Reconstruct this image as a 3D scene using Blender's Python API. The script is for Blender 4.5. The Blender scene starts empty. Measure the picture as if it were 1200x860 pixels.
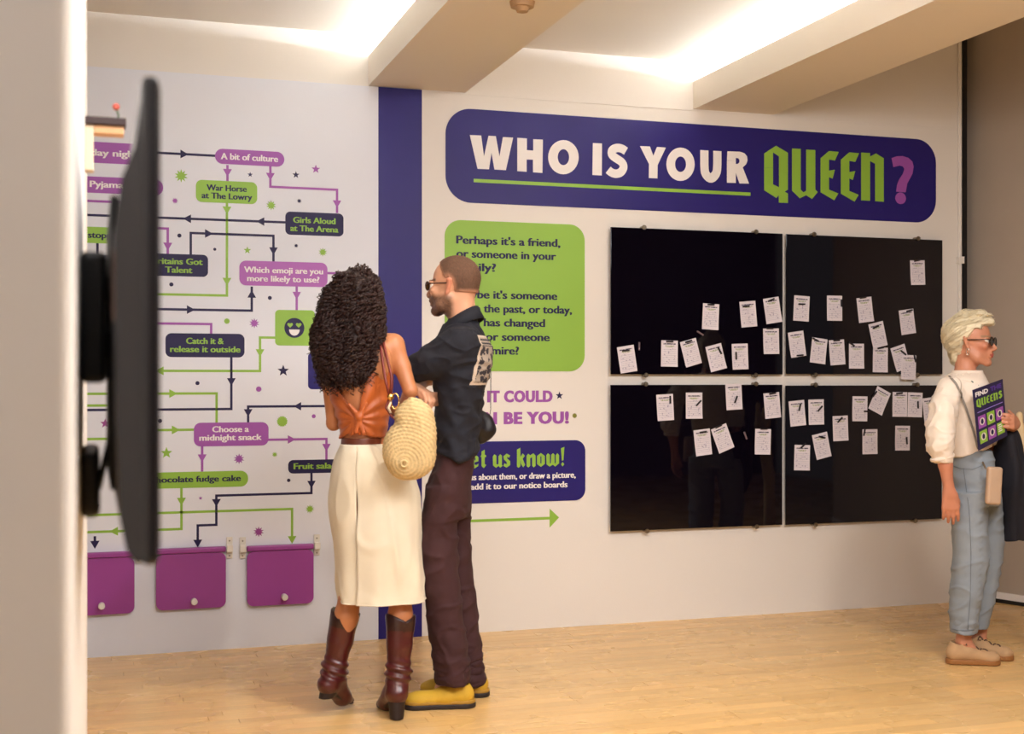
import bpy, bmesh, math, random
import numpy as np
from mathutils import Vector, Matrix, noise
from mathutils.bvhtree import BVHTree

random.seed(7); rng = np.random.default_rng(7)
C = bpy.context.scene.collection
sc = bpy.context.scene
PI = math.pi

# ---------------------------------------------------------------- camera, world, lights, exposure
FPX = 1507.0; H = 1.306; AL = math.radians(18.0); HZ = 444.0; D = 6.352
SA, CA = math.sin(AL), math.cos(AL)
cam = bpy.data.cameras.new('camera'); cam_o = bpy.data.objects.new('camera', cam); C.objects.link(cam_o)
cam_o.location = (0, 0, H); cam_o.rotation_euler = (PI / 2, 0, -AL)
cam.sensor_width = 36; cam.lens = 36 * FPX / 1200; cam.shift_y = (HZ - 430) / 1200
cam.clip_start = 0.05
cam.dof.use_dof = True; cam.dof.focus_distance = 6.5; cam.dof.aperture_fstop = 3.2
sc.camera = cam_o

world = bpy.data.worlds.new('world'); sc.world = world; world.use_nodes = True
bg = world.node_tree.nodes['Background']; bg.inputs[0].default_value = (1.0, 0.93, 0.88, 1); bg.inputs[1].default_value = 0.1

sc.view_settings.view_transform = 'Standard'; sc.view_settings.look = 'None'
sc.view_settings.gamma = 1; sc.view_settings.exposure = 0.36; sc.view_settings.use_curve_mapping = False

def area(name, loc, rot, sx, sy, power, col):
    l = bpy.data.lights.new(name, 'AREA'); l.shape = 'RECTANGLE'; l.size = sx; l.size_y = sy; l.energy = power; l.color = col
    o = bpy.data.objects.new(name, l); C.objects.link(o); o.location = loc; o.rotation_euler = rot; return o
def spot(name, loc, target, power, ang, col, rad=0.05, blend=0.6):
    l = bpy.data.lights.new(name, 'SPOT'); l.energy = power; l.spot_size = math.radians(ang); l.spot_blend = blend; l.color = col
    l.shadow_soft_size = rad
    o = bpy.data.objects.new(name, l); C.objects.link(o); o.location = loc
    o.rotation_euler = (Vector(target) - Vector(loc)).to_track_quat('-Z', 'Y').to_euler(); return o
WARM = (1.0, 0.90, 0.78); SOFT = (0.97, 0.97, 1.0)
area('soft_area_light', (1.9, 1.9, 2.72), (math.radians(24), 0, 0), 3.5, 0.9, 112, SOFT)
area('soft_area_light', (-0.5, -0.7, 2.7), (math.radians(24), 0, 0), 1.0, 0.6, 16, SOFT)  # added fill behind the camera, no known fitting, lifts the near partition
spot('track_spot', (1.45, 3.95, 2.74), (1.2, 5.05, 0.7), 48, 88, WARM, 0.02)
spot('track_spot', (2.9, 2.6, 2.72), (4.0, 6.0, 0.7), 60, 95, WARM, 0.15)

# ---------------------------------------------------------------- helpers
def lin(c):
    return tuple(((v / 255) / 12.92 if v / 255 <= 0.04045 else ((v / 255 + 0.055) / 1.055) ** 2.4) for v in c)
def mat(name, rgb, rough=0.6, metal=0.0, spec=0.5, bump=0.0, bscale=40, var=0.0, vscale=6, attr=None, sheen=0, coat=0, stretch=None, emit=None):
    m = bpy.data.materials.new(name); m.use_nodes = True; nt = m.node_tree; b = nt.nodes['Principled BSDF']
    col = lin(rgb); b.inputs['Base Color'].default_value = (*col, 1)
    b.inputs['Roughness'].default_value = rough; b.inputs['Metallic'].default_value = metal
    b.inputs['Specular IOR Level'].default_value = spec
    if sheen: b.inputs['Sheen Weight'].default_value = sheen
    if coat: b.inputs['Coat Weight'].default_value = coat; b.inputs['Coat Roughness'].default_value = 0.15
    tc = nt.nodes.new('ShaderNodeTexCoord'); mp = nt.nodes.new('ShaderNodeMapping')
    nt.links.new(tc.outputs['Object'], mp.inputs[0])
    if stretch: mp.inputs['Scale'].default_value = stretch
    src = None
    if attr:
        a = nt.nodes.new('ShaderNodeAttribute'); a.attribute_name = attr; src = a.outputs['Color']
        nt.links.new(src, b.inputs['Base Color'])
    if var:
        n = nt.nodes.new('ShaderNodeTexNoise'); n.inputs['Scale'].default_value = vscale; n.inputs['Detail'].default_value = 6
        nt.links.new(mp.outputs[0], n.inputs['Vector'])
        r = nt.nodes.new('ShaderNodeMapRange'); r.inputs['From Min'].default_value = 0.25; r.inputs['From Max'].default_value = 0.75
        r.inputs['To Min'].default_value = 1 - var; r.inputs['To Max'].default_value = 1 + var
        nt.links.new(n.outputs[0], r.inputs['Value'])
        mx = nt.nodes.new('ShaderNodeMix'); mx.data_type = 'RGBA'; mx.blend_type = 'MULTIPLY'; mx.inputs[0].default_value = 1
        if src is None: mx.inputs[6].default_value = (*col, 1)
        else: nt.links.new(src, mx.inputs[6])
        nt.links.new(r.outputs[0], mx.inputs[7]); nt.links.new(mx.outputs[2], b.inputs['Base Color'])
    if bump:
        n2 = nt.nodes.new('ShaderNodeTexNoise'); n2.inputs['Scale'].default_value = bscale; n2.inputs['Detail'].default_value = 5
        nt.links.new(mp.outputs[0], n2.inputs['Vector'])
        bp = nt.nodes.new('ShaderNodeBump'); bp.inputs['Strength'].default_value = bump; bp.inputs['Distance'].default_value = 0.01
        nt.links.new(n2.outputs[0], bp.inputs['Height']); nt.links.new(bp.outputs[0], b.inputs['Normal'])
    if emit:
        b.inputs['Emission Color'].default_value = (*emit[0], 1); b.inputs['Emission Strength'].default_value = emit[1]
    return m

def tag(o, label=None, cat=None, group=None, kind=None):
    if label: o['label'] = label
    if cat: o['category'] = cat
    if group: o['group'] = group
    if kind: o['kind'] = kind
    return o
def empty(name, loc, label, cat, rz=0, group=None):
    o = bpy.data.objects.new(name, None); C.objects.link(o); o.location = loc; o.rotation_euler = (0, 0, rz)
    o.empty_display_size = 0.1
    return tag(o, label, cat, group)
def link(name, me, m, parent=None, loc=None):
    o = bpy.data.objects.new(name, me); C.objects.link(o)
    if m is not None:
        for mm in (m if isinstance(m, list) else [m]): me.materials.append(mm)
    if parent: o.parent = parent
    if loc is not None: o.location = loc
    return o
def pyd(name, vs, fs, m, parent=None, smooth=False, loc=(0, 0, 0)):
    """mesh from lists; vs given in parent (or world) space, object origin at loc"""
    me = bpy.data.meshes.new(name)
    L = Vector(loc); me.from_pydata([tuple(Vector(v) - L) for v in vs], [], fs); me.update()
    if smooth: me.polygons.foreach_set('use_smooth', [True] * len(me.polygons))
    return link(name, me, m, parent, loc)
class MB:
    def __init__(s): s.v = []; s.f = []
    def add(s, vs, fs):
        n = len(s.v); s.v += [tuple(v) for v in vs]; s.f += [tuple(i + n for i in f) for f in fs]; return s
    def box(s, x0, x1, y0, y1, z0, z1, M=None):
        vs = [(x, y, z) for z in (z0, z1) for y in (y0, y1) for x in (x0, x1)]
        if M is not None: vs = [M @ Vector(v) for v in vs]
        return s.add(vs, [(0, 2, 3, 1), (4, 5, 7, 6), (0, 1, 5, 4), (2, 6, 7, 3), (0, 4, 6, 2), (1, 3, 7, 5)])
    def bbox(s, x0, x1, y0, y1, z0, z1, b):
        """bevelled box"""
        bm = bmesh.new(); bmesh.ops.create_cube(bm, size=1)
        for v in bm.verts: v.co = ((x0 + x1) / 2 + v.co.x * (x1 - x0), (y0 + y1) / 2 + v.co.y * (y1 - y0), (z0 + z1) / 2 + v.co.z * (z1 - z0))
        bmesh.ops.bevel(bm, geom=bm.edges[:], offset=b, segments=2, affect='EDGES', profile=0.5)
        bm.verts.index_update(); s.add([v.co[:] for v in bm.verts], [[v.index for v in f.verts] for f in bm.faces]); bm.free(); return s
    def cyl(s, a, b, r0, r1=None, n=16, cap=True):
        r1 = r0 if r1 is None else r1; a = Vector(a); b = Vector(b); d = (b - a).normalized()
        u = d.orthogonal().normalized(); w = d.cross(u); vs = []
        for p, r in ((a, r0), (b, r1)):
            for i in range(n):
                t = 2 * PI * i / n; vs.append(p + (u * math.cos(t) + w * math.sin(t)) * r)
        fs = [(i, (i + 1) % n, n + (i + 1) % n, n + i) for i in range(n)]
        if cap: fs += [tuple(range(n))[::-1], tuple(range(n, 2 * n))]
        return s.add(vs, fs)
    def ball(s, c, r, sc_=(1, 1, 1), n=12):
        c = Vector(c); vs = []; fs = []
        m_ = n // 2 + 1
        for i in range(m_ + 1):
            ph = PI * i / m_
            for j in range(n):
                t = 2 * PI * j / n; vs.append((c.x + r * sc_[0] * math.sin(ph) * math.cos(t), c.y + r * sc_[1] * math.sin(ph) * math.sin(t), c.z + r * sc_[2] * math.cos(ph)))
        for i in range(m_):
            for j in range(n): fs.append((i * n + j, (i + 1) * n + j, (i + 1) * n + (j + 1) % n, i * n + (j + 1) % n))
        return s.add(vs, fs)
    def tube(s, pts, r, n=6, flat=None):
        """tube along pts; r scalar or list"""
        P = [Vector(p) for p in pts]; N = len(P); u = None; vs = []
        for i, p in enumerate(P):
            d = (P[min(i + 1, N - 1)] - P[max(i - 1, 0)]).normalized()
            if u is None: u = d.orthogonal().normalized()
            u = (u - d * u.dot(d)).normalized(); w = d.cross(u)
            rr = r[i] if isinstance(r, (list, tuple)) else r
            for j in range(n):
                t = 2 * PI * j / n
                vs.append(p + u * math.cos(t) * rr + w * math.sin(t) * rr)
        fs = [(i * n + j, i * n + (j + 1) % n, (i + 1) * n + (j + 1) % n, (i + 1) * n + j) for i in range(N - 1) for j in range(n)]
        fs += [tuple(range(n))[::-1], tuple(range((N - 1) * n, N * n))]
        return s.add(vs, fs)
    def prism(s, poly, y, th):
        """poly in wall coords (X,Z), front face at y-th, back at y (facing -Y)"""
        n = len(poly)
        a = sum(poly[i][0] * poly[(i + 1) % n][1] - poly[(i + 1) % n][0] * poly[i][1] for i in range(n))
        if a < 0: poly = poly[::-1]
        vs = [(p[0], y - th, p[1]) for p in poly] + [(p[0], y, p[1]) for p in poly]
        fs = [tuple(range(n))] + [(i, i + n, (i + 1) % n + n, (i + 1) % n) for i in range(n)]
        return s.add(vs, fs)
    def build(s, name, m, parent=None, smooth=False, loc=None):
        if loc is None:
            if parent is None:
                xs = [v[0] for v in s.v]; ys = [v[1] for v in s.v]; zs = [v[2] for v in s.v]
                loc = ((min(xs) + max(xs)) / 2, (min(ys) + max(ys)) / 2, min(zs))
            else: loc = (0, 0, 0)
        return pyd(name, s.v, s.f, m, parent, smooth, loc)

# photograph pixel -> point on the main wall plane (Y = D)
def wx(px): return D * math.tan(AL + math.atan((px - 600) / FPX))
def wp(px, py):
    u = (px - 600) / FPX; t = D / (CA - u * SA)
    return (wx(px), H - (py - HZ) * t / FPX)
def ray(px, py, Z):
    """point at camera depth Z"""
    u = (px - 600) / FPX
    return Vector((Z * (SA + u * CA), Z * (CA - u * SA), H - (py - HZ) * Z / FPX))

# ---------------------------------------------------------------- materials of the setting and graphics
M_WALL = mat('wall_paint', (234, 228, 222), 0.75, bump=0.05, bscale=120, var=0.012, vscale=2)
M_PANEL = mat('mural_vinyl', (228, 230, 240), 0.6, bump=0.03, bscale=90)
M_CEIL = mat('ceiling_paint', (238, 234, 228), 0.8, bump=0.04, bscale=100)
M_NAVY = mat('navy_vinyl', (36, 26, 108), 0.45, spec=0.3, var=0.04, vscale=3)
M_DNAVY = mat('dark_navy_print', (36, 29, 74), 0.5, spec=0.3)
M_GREEN = mat('green_vinyl', (142, 186, 62), 0.5)
M_PURPLE = mat('purple_vinyl', (156, 80, 170), 0.5)
M_LPURPLE = mat('orchid_vinyl', (172, 94, 180), 0.5)
M_WHITE = mat('white_print', (240, 234, 232), 0.55)
M_MAG = mat('purple_board', (152, 64, 146), 0.4, var=0.03)
M_BLACKG = mat('black_glass', (10, 6, 16), 0.035, spec=0.5)
M_STEEL = mat('steel', (150, 140, 125), 0.35, metal=1)
M_BLACK = mat('black_plastic', (14, 14, 18), 0.45)
M_TV = mat('television_plastic', (20, 18, 24), 0.35)
M_BRACKET = mat('white_bracket', (226, 220, 210), 0.45)
M_BLIND = mat('grey_blind_fabric', (178, 164, 150), 0.9, bump=0.15, bscale=250, var=0.03, vscale=4)
M_PAPER = None
# ---------------------------------------------------------------- room
CEIL = 3.03; BB = 2.775
XR = wx(1127); XL = -3.2
# main wall; the right bay runs higher
xb2l, xb2r = wx(812.5), wx(906)
xb1l, xb1r = wx(431.6), wx(545)
b = MB(); b.box(XL, xb2r, D, D + 0.15, 0, CEIL); b.box(xb2r, XR, D, D + 0.15, 0, 3.62)
tag(b.build('wall_back', M_WALL), kind='structure')
# ceiling
b = MB(); b.box(XL, xb2r, -3.2, D, CEIL, CEIL + 0.05); b.box(xb2r, 9.0, -3.2, D + 0.6, 3.62, 3.67); b.box(xb2r - 0.02, xb2r, -3.2, D, CEIL, 3.62)
tag(b.build('ceiling', M_CEIL), kind='structure')
# troughs with hidden light strips
M_BEAM = mat('beam_paint', (236, 226, 212), 0.7, bump=0.04, bscale=60)
M_LED = mat('light_strip', (255, 255, 255), 0.5, emit=((0.86, 0.94, 1.0), 78.0))
for (x0, x1, lab) in ((xb1l, xb1r, 'left'), (xb2l, xb2r, 'right')):
    b = MB(); b.box(x0, x1, -3.2, D, BB, BB + 0.025); b.box(x0, x0 + 0.02, -3.2, D, BB + 0.025, 2.925)
    b.box(x1 - 0.02, x1, -3.2, D, BB + 0.025, CEIL)
    o = tag(b.build('trim_1' if lab == 'left' else 'trim_2', M_BEAM), kind='structure')
    s = MB(); s.box(x1 - 0.11, x1 - 0.05, -1.0, D - 0.03, BB + 0.11, BB + 0.13)
    st = s.build('light_strip', M_LED)
    tag(st, 'white light strip hidden in the %s ceiling beam trough' % lab, 'light')
# floor : slab plus strips of maple
M_FLOORB = mat('floor_slab', (120, 84, 50), 0.7)
b = MB(); b.box(XL, 9.0, -3.2, D + 0.9, -0.06, -0.004)
fl = tag(b.build('floor', M_FLOORB, loc=(2, 3, 0)), kind='structure')
M_PLANK = bpy.data.materials.new('maple_strip'); M_PLANK.use_nodes = True
nt = M_PLANK.node_tree; bs = nt.nodes['Principled BSDF']
at = nt.nodes.new('ShaderNodeAttribute'); at.attribute_name = 'Col'
tc = nt.nodes.new('ShaderNodeTexCoord'); mp = nt.nodes.new('ShaderNodeMapping'); mp.inputs['Scale'].default_value = (1.2, 28, 1)
n1 = nt.nodes.new('ShaderNodeTexNoise'); n1.inputs['Scale'].default_value = 2.5; n1.inputs['Detail'].default_value = 7
nt.links.new(tc.outputs['Object'], mp.inputs[0]); nt.links.new(mp.outputs[0], n1.inputs['Vector'])
rr = nt.nodes.new('ShaderNodeMapRange'); rr.inputs['To Min'].default_value = 0.84; rr.inputs['To Max'].default_value = 1.13
nt.links.new(n1.outputs[0], rr.inputs['Value'])
mx = nt.nodes.new('ShaderNodeMix'); mx.data_type = 'RGBA'; mx.blend_type = 'MULTIPLY'; mx.inputs[0].default_value = 1
nt.links.new(at.outputs['Color'], mx.inputs[6]); nt.links.new(rr.outputs[0], mx.inputs[7]); nt.links.new(mx.outputs[2], bs.inputs['Base Color'])
bs.inputs['Roughness'].default_value = 0.34; bs.inputs['Specular IOR Level'].default_value = 0.5
n2 = nt.nodes.new('ShaderNodeTexNoise'); n2.inputs['Scale'].default_value = 3; nt.links.new(tc.outputs['Object'], n2.inputs['Vector'])
r2 = nt.nodes.new('ShaderNodeMapRange'); r2.inputs['To Min'].default_value = 0.24; r2.inputs['To Max'].default_value = 0.31
nt.links.new(n2.outputs[0], r2.inputs['Value']); nt.links.new(r2.outputs[0], bs.inputs['Roughness'])
vs = []; fs = []; cols = []
W = 0.068; y = -3.2; row = 0
while y < D + 0.9 - 0.001:
    x = XL - random.random() * 0.8
    while x < 9.0:
        L = random.uniform(0.45, 1.25); x0 = max(x, XL) + 0.0003; x1 = min(x + L, 9.0) - 0.0003
        if x1 - x0 > 0.02:
            c = lin((232, 188, 124)); k = random.uniform(0.90, 1.07); w = random.uniform(-0.05, 0.05)
            n = len(vs); y0 = y + 0.0005; y1 = y + W - 0.0005; e = 0.0008
            dz = random.uniform(-0.0002, 0)
            vs += [(x0, y0, -0.004), (x1, y0, -0.004), (x1, y1, -0.004), (x0, y1, -0.004), (x0 + e, y0 + e, dz), (x1 - e, y0 + e, dz), (x1 - e, y1 - e, dz), (x0 + e, y1 - e, dz)]
            fs += [(n + 4, n + 5, n + 6, n + 7), (n, n + 1, n + 5, n + 4), (n + 1, n + 2, n + 6, n + 5), (n + 2, n + 3, n + 7, n + 6), (n + 3, n, n + 4, n + 7)]
            cols += [(c[0] * k, c[1] * k * (1 + w * 0.4), c[2] * k * (1 + w), 1)] * 8
        x += L
    y += W
pl = pyd('plank', vs, fs, M_PLANK, fl); pl.location = (0, 0, 0); pl.matrix_parent_inverse = Matrix.Translation((-2, -3, 0))
ca = pl.data.color_attributes.new('Col', 'FLOAT_COLOR', 'POINT'); ca.data.foreach_set('color', np.array(cols, 'f4').ravel())
pl['kind'] = 'stuff'
M_DARKW = mat('unseen_dark_wall', (58, 48, 50), 0.85)
b = MB(); b.box(XL, 9.0, -3.3, -3.2, 0, 3.62); tag(b.build('wall_front', M_DARKW), kind='structure')  # unseen wall behind the camera, added dark so the boards reflect darkness
# right wall: grey blind set back from the corner
A = ray(1129, 444, 7.715); B = ray(1200, 444, 7.40); dv = (B - A); dv.z = 0; dv.normalize(); nv = Vector((dv.y, -dv.x, 0))
A = A - dv * 0.25; E = A + dv * 4.5
def quadbox(b, P, Q, n, t, z0, z1):
    a = [P, Q, Q + n * t, P + n * t]
    b.add([(p.x, p.y, z) for z in (z0, z1) for p in a], [(0, 1, 2, 3), (7, 6, 5, 4), (0, 4, 5, 1), (1, 5, 6, 2), (2, 6, 7, 3), (3, 7, 4, 0)])
b = MB(); quadbox(b, A, E, -nv, 0.02, 0.06, 2.80); quadbox(b, A, E, -nv, 0.012, 2.80, 3.62)
tag(b.build('wall_right', M_BLIND), kind='structure')
b = MB(); quadbox(b, A, E, nv, 0.015, 0.022, 0.06); tag(b.build('baseboard_right', M_WHITE), kind='structure')
b = MB(); quadbox(b, A, E, nv, 0.02, 0.0, 0.022); tag(b.build('trim_3', M_BLACK), kind='structure')
b = MB(); b.box(XR, XR + 0.03, D - 0.01, D + 0.3, 0, 3.62); tag(b.build('gap_shade_strip', M_BLACK), kind='structure')  # black strip stands in for the shade in the gap beside the blind
# cream conduit in the corner
b = MB(); pts = [(XR - 0.022, D - 0.012, z) for z in (0.02, 1.0, 1.7, 1.9, 2.02, 2.06)] + [(XR - 0.022, D - 0.012, 2.5), (XR - 0.022, D - 0.012, 3.6)]
b.tube(pts, 0.011, 8); cd = b.build('conduit_pipe', M_WALL); tag(cd, 'thin cream conduit pipe running up the right end of the wall', 'pipe')
c2 = MB(); c2.box(XR - 0.04, XR - 0.004, D - 0.03, D - 0.001, 1.98, 2.02)
cb = c2.build('clip', M_WALL); cb.parent = cd; cb.matrix_parent_inverse = Matrix.Translation(-Vector(cd.location))
# near partition on the left
b = MB(); b.bbox(-2.4, -0.021, 1.12, 4.3, 0, CEIL, 0.006)
tag(b.build('wall_left', M_WALL), kind='structure')
# blue strip between the mural and the cream wall
b = MB(); b.box(wx(443), wx(494), D - 0.008, D - 0.0005, 0.0, 2.772)
tag(b.build('trim_5', M_NAVY), kind='structure')
# thin seam strip high on the cream wall
b = MB(); b.box(wx(494), XR, D - 0.004, D - 0.0005, 2.765, 2.77); tag(b.build('trim_6', M_WALL), kind='structure')

# ---------------------------------------------------------------- wall graphics
def polyline_rr(x0, x1, z0, z1, r, n=8):
    P = []
    for cx, cz, a0 in ((x1 - r, z1 - r, 0), (x0 + r, z1 - r, 90), (x0 + r, z0 + r, 180), (x1 - r, z0 + r, 270)):
        for i in range(n + 1):
            a = math.radians(a0 + 90 * i / n); P.append((cx + r * math.cos(a), cz + r * math.sin(a)))
    return P
def disc(cx, cz, r, n=20, rz=None): return [(cx + r * math.cos(2 * PI * i / n), cz + (rz or r) * math.sin(2 * PI * i / n)) for i in range(n)]
def star(cx, cz, r, n=5, k=0.42, a0=90):
    return [(cx + (r if i % 2 == 0 else r * k) * math.cos(math.radians(a0) + PI * i / n), cz + (r if i % 2 == 0 else r * k) * math.sin(math.radians(a0) + PI * i / n)) for i in range(2 * n)]
def text_poly(body, bold=0.02, spacing=1.0):
    cu = bpy.data.curves.new('t', 'FONT'); cu.body = body; cu.size = 1; cu.offset = bold; cu.space_character = spacing; cu.resolution_u = 3
    o = bpy.data.objects.new('t', cu); C.objects.link(o); bpy.context.view_layer.update()
    me = bpy.data.meshes.new_from_object(o.evaluated_get(bpy.context.evaluated_depsgraph_get()))
    bpy.data.objects.remove(o); bpy.data.curves.remove(cu)
    v = np.array([p.co[:2] for p in me.vertices]); f = [tuple(p.vertices) for p in me.polygons]; bpy.data.meshes.remove(me)
    return v, f
def lettering(mb, body, x0, x1, zb, h, y, bold=0.025, spacing=1.0, capref=0.73):
    """flat text fitted between x0 and x1, baseline zb, cap height h, at wall plane y"""
    v, f = text_poly(body, bold, spacing)
    a, c = v[:, 0].min(), v[:, 0].max(); s = (x1 - x0) / (c - a)
    for q_, dx in enumerate((-0.034, -0.017, 0, 0.017, 0.034)):
        mb.add([(x0 + (p[0] - a + dx) * s, y - 0.00012 * q_, zb + p[1] * h / capref) for p in v], f)
def stroke(mb, pts, w, y):
    """thick polyline as mitred ribbon, pts in wall coords"""
    n = len(pts); L = []; R = []
    for i in range(n):
        p = Vector(pts[i]); d0 = (Vector(pts[i]) - Vector(pts[i - 1])).normalized() if i else None
        d1 = (Vector(pts[i + 1]) - Vector(pts[i])).normalized() if i < n - 1 else None
        if d0 is None: d0 = d1
        if d1 is None: d1 = d0
        m = Vector((-(d0.y + d1.y), d0.x + d1.x)); m.normalize(); q = Vector((-d0.y, d0.x)); k = w / 2 / max(0.35, m.dot(q))
        L.append(p + m * k); R.append(p - m * k)
    mb.add([(p.x, y, p.y) for p in L + R], [(i, n + i, n + i + 1, i + 1) for i in range(n - 1)])

# ---- mural : one printed panel with its bubbles, connectors and stars as parts
YP = D - 0.012
mural = empty('flowchart_mural', (wx(275), D - 0.006, 0), 'large white wall panel printed with a coloured quiz flowchart', 'mural')
INV = Matrix.Translation(-Vector(mural.location))
def part(o, par, inv=None):
    o.parent = par; o.matrix_parent_inverse = inv if inv is not None else Matrix.Translation(-Vector(par.location)); return o
b = MB(); b.box(XL + 0.05, wx(443) - 0.001, YP, D - 0.0005, 0.0, 2.77); part(b.build('panel', M_PANEL), mural)
def c1(x, y): return (90 + x / 3.308, 140 + y / 3.308)
def c2_(x, y): return (90 + x / 3.308, 380 + y / 3.308)
SX = 5.2 / 1507   # metres per photo pixel, roughly, on the mural
def bubble(pxl, pxr, pyt, pyb, rpx, m, lines, mt, tx=None, caph=None):
    """pyt, pyb measured at the middle px; lines: list of text"""
    pm = (pxl + pxr) / 2; x0, x1 = wx(pxl), wx(pxr); z1 = wp(pm, pyt)[1]; z0 = wp(pm, pyb)[1]
    b = MB(); b.prism(polyline_rr(x0, x1, z0, z1, min(rpx * 0.004, (z1 - z0) / 2 - 1e-4)), YP, 0.0012)
    o = part(b.build('label_bubble', m), mural)
    if lines:
        t = MB()
        for (s, l, r, yb, h) in lines:
            xm = (l + r) / 2; zb = wp(xm, yb)[1]
            lettering(t, s, wx(l), wx(r), zb, h * 0.0049, YP - 0.0016, 0.006, 1.0)
        q = t.build('lettering', mt); part(q, o)
    return o
T1 = lambda a, bb, y: (90 + a / 3.308, 90 + bb / 3.308, 140 + y / 3.308)
T2 = lambda a, bb, y: (90 + a / 3.308, 90 + bb / 3.308, 380 + y / 3.308)
def ln(s, t, h=6.2): return (s, t[0], t[1], t[2], h)
def bub1(a, bb, y0, y1, r, m, lines, mt): return bubble(90 + a / 3.308, 90 + bb / 3.308, 140 + y0 / 3.308, 140 + y1 / 3.308, r, m, lines, mt)
def bub2(a, bb, y0, y1, r, m, lines, mt): return bubble(90 + a / 3.308, 90 + bb / 3.308, 380 + y0 / 3.308, 380 + y1 / 3.308, r, m, lines, mt)
bub1(535, 803, 121, 179, 9, M_PURPLE, [ln('A bit of culture', T1(558, 778, 161), 6.6)], M_WHITE)
bub1(461, 698, 240, 325, 7, M_GREEN, [ln('War Horse', T1(503, 657, 279)), ln('at The Lowry', T1(484, 678, 310))], M_DNAVY)
bub1(807, 1032, 362, 451, 6, M_DNAVY, [ln('Girls Aloud', T1(838, 1000, 404)), ln('at The Arena', T1(827, 1011, 436))], M_GREEN)
bub1(240, 508, 522, 608, 6, M_DNAVY, [ln('Britains Got', T1(293, 486, 562)), ln('Talent', T1(343, 446, 595))], M_GREEN)
bub1(629, 970, 552, 647, 8, M_LPURPLE, [ln('Which emoji are you', T1(648, 952, 597)), ln('more likely to use?', T1(660, 938, 630))], M_WHITE)
bub2(343, 649, 36, 128, 7, M_DNAVY, [ln('Catch it &', T2(424, 568, 76)), ln('release it outside', T2(362, 632, 108))], M_GREEN)
bub2(453, 742, 380, 471, 8, M_PURPLE, [ln('Choose a', T2(525, 665, 417)), ln('midnight snack', T2(475, 715, 449))], M_WHITE)
bub2(215, 663, 571, 633, 9, M_GREEN, [ln('Chocolate fudge cake', T2(278, 634, 610))], M_DNAVY)
bub2(818, 1010, 524, 576, 6, M_DNAVY, [ln('Fruit salad', T2(840, 1003, 559))], M_GREEN)
bubble(72, 182, 167.5, 192, 9, M_PURPLE, [('Friday night', 90, 162, 183.5, 6.6)], M_WHITE)
bubble(82, 191, 208.5, 227.5, 9, M_PURPLE, [('Pyjama party', 105.5, 178, 221, 6.4)], M_WHITE)
bubble(62, 150, 266, 285, 9, M_GREEN, [('Show stoppers', 72, 146, 279, 6.2)], M_DNAVY)
bubble(60, 111, 526, 546, 9, M_PURPLE, [('Brand new', 66, 105, 539, 6)], M_WHITE)
# emoji tiles
e1 = bubble(322, 368.5, 363.5, 405, 5, M_GREEN, [], None)
ec = wp(344.5, 384.3); t = MB(); t.prism(disc(ec[0], ec[1], 0.049, 28), YP - 0.0012, 0.0006); fc = part(t.build('face', M_DNAVY), e1)
t = MB()
for s_ in (-1, 1):
    t = MB(); cx = ec[0] + s_ * 0.021; cz = ec[1] + 0.014; r = 0.0105
    hp = [(cx + 1.0 * r * 16 * math.sin(a) ** 3 / 12, cz + r * (13 * math.cos(a) - 5 * math.cos(2 * a) - 2 * math.cos(3 * a) - math.cos(4 * a)) / 12) for a in [2 * PI * i / 24 for i in range(24)]]
    t.prism(hp, YP - 0.0018, 0.0005); part(t.build('heart_eye', M_GREEN), e1)
t = MB(); t.prism([(ec[0] + 0.026 * math.cos(a), ec[1] - 0.008 + 0.03 * math.sin(a)) for a in [PI + PI * i / 14 for i in range(15)]], YP - 0.0018, 0.0005)
part(t.build('mouth', M_WHITE), e1)
e2 = bubble(360.5, 406, 413.5, 456, 5, M_NAVY, [], None)
ec = wp(384, 434.5); t = MB(); t.prism(disc(ec[0], ec[1], 0.049, 28), YP - 0.0012, 0.0006); part(t.build('face', M_GREEN), e2)
for s_ in (-1, 1):
    t = MB(); t.prism(disc(ec[0] + s_ * 0.018, ec[1] + 0.012, 0.006, 12), YP - 0.0018, 0.0005); part(t.build('eye', M_DNAVY), e2)
# connectors
def conn(pts, col, arrows=(), f=c1, w=0.0115, end=None, raw=False):
    P = []
    for p in pts:
        q = wp(*(p if raw else f(*p)))
        if P:
            a = P[-1]
            q = (q[0], a[1]) if abs(q[0] - a[0]) > abs(q[1] - a[1]) else (a[0], q[1])
        P.append(q)
    b = MB(); stroke(b, P, w, YP - 0.0007)
    for (x, y, d) in arrows:
        q = wp(*f(x, y)); s_ = 0.021
        # snap the arrow onto its line
        best = None
        for i in range(len(P) - 1):
            a, c = P[i], P[i + 1]; hor = abs(a[1] - c[1]) < 1e-6
            if hor == (d in 'lr'):
                dd = abs(q[1] - a[1]) if hor else abs(q[0] - a[0])
                if best is None or dd < best[0]: best = (dd, (q[0], a[1]) if hor else (a[0], q[1]))
        if best: q = best[1]
        tri = [(-s_ * 0.8, s_), (s_, 0), (-s_ * 0.8, -s_)]
        ang = {'r': 0, 'l': PI, 'u': PI / 2, 'd': -PI / 2}[d]
        b.add([(q[0] + p[0] * math.cos(ang) - p[1] * math.sin(ang), YP - 0.0009, q[1] + p[0] * math.sin(ang) + p[1] * math.cos(ang)) for p in tri], [(0, 2, 1)])
    part(b.build('connector_line', col), mural)
N_, P_, G_ = M_DNAVY, M_PURPLE, M_GREEN
conn([(300, 130), (538, 142)], N_, [(415, 134, 'r')])
conn([(583, 178), (583, 241)], P_, [(583, 207, 'd')])
conn([(749, 178), (749, 262), (1007, 275), (1007, 364)], P_, [(749, 222, 'd'), (1007, 328, 'd')])
conn([(809, 400), (-150, 366)], N_, [(712, 397, 'l'), (428, 385, 'l')])
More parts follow.
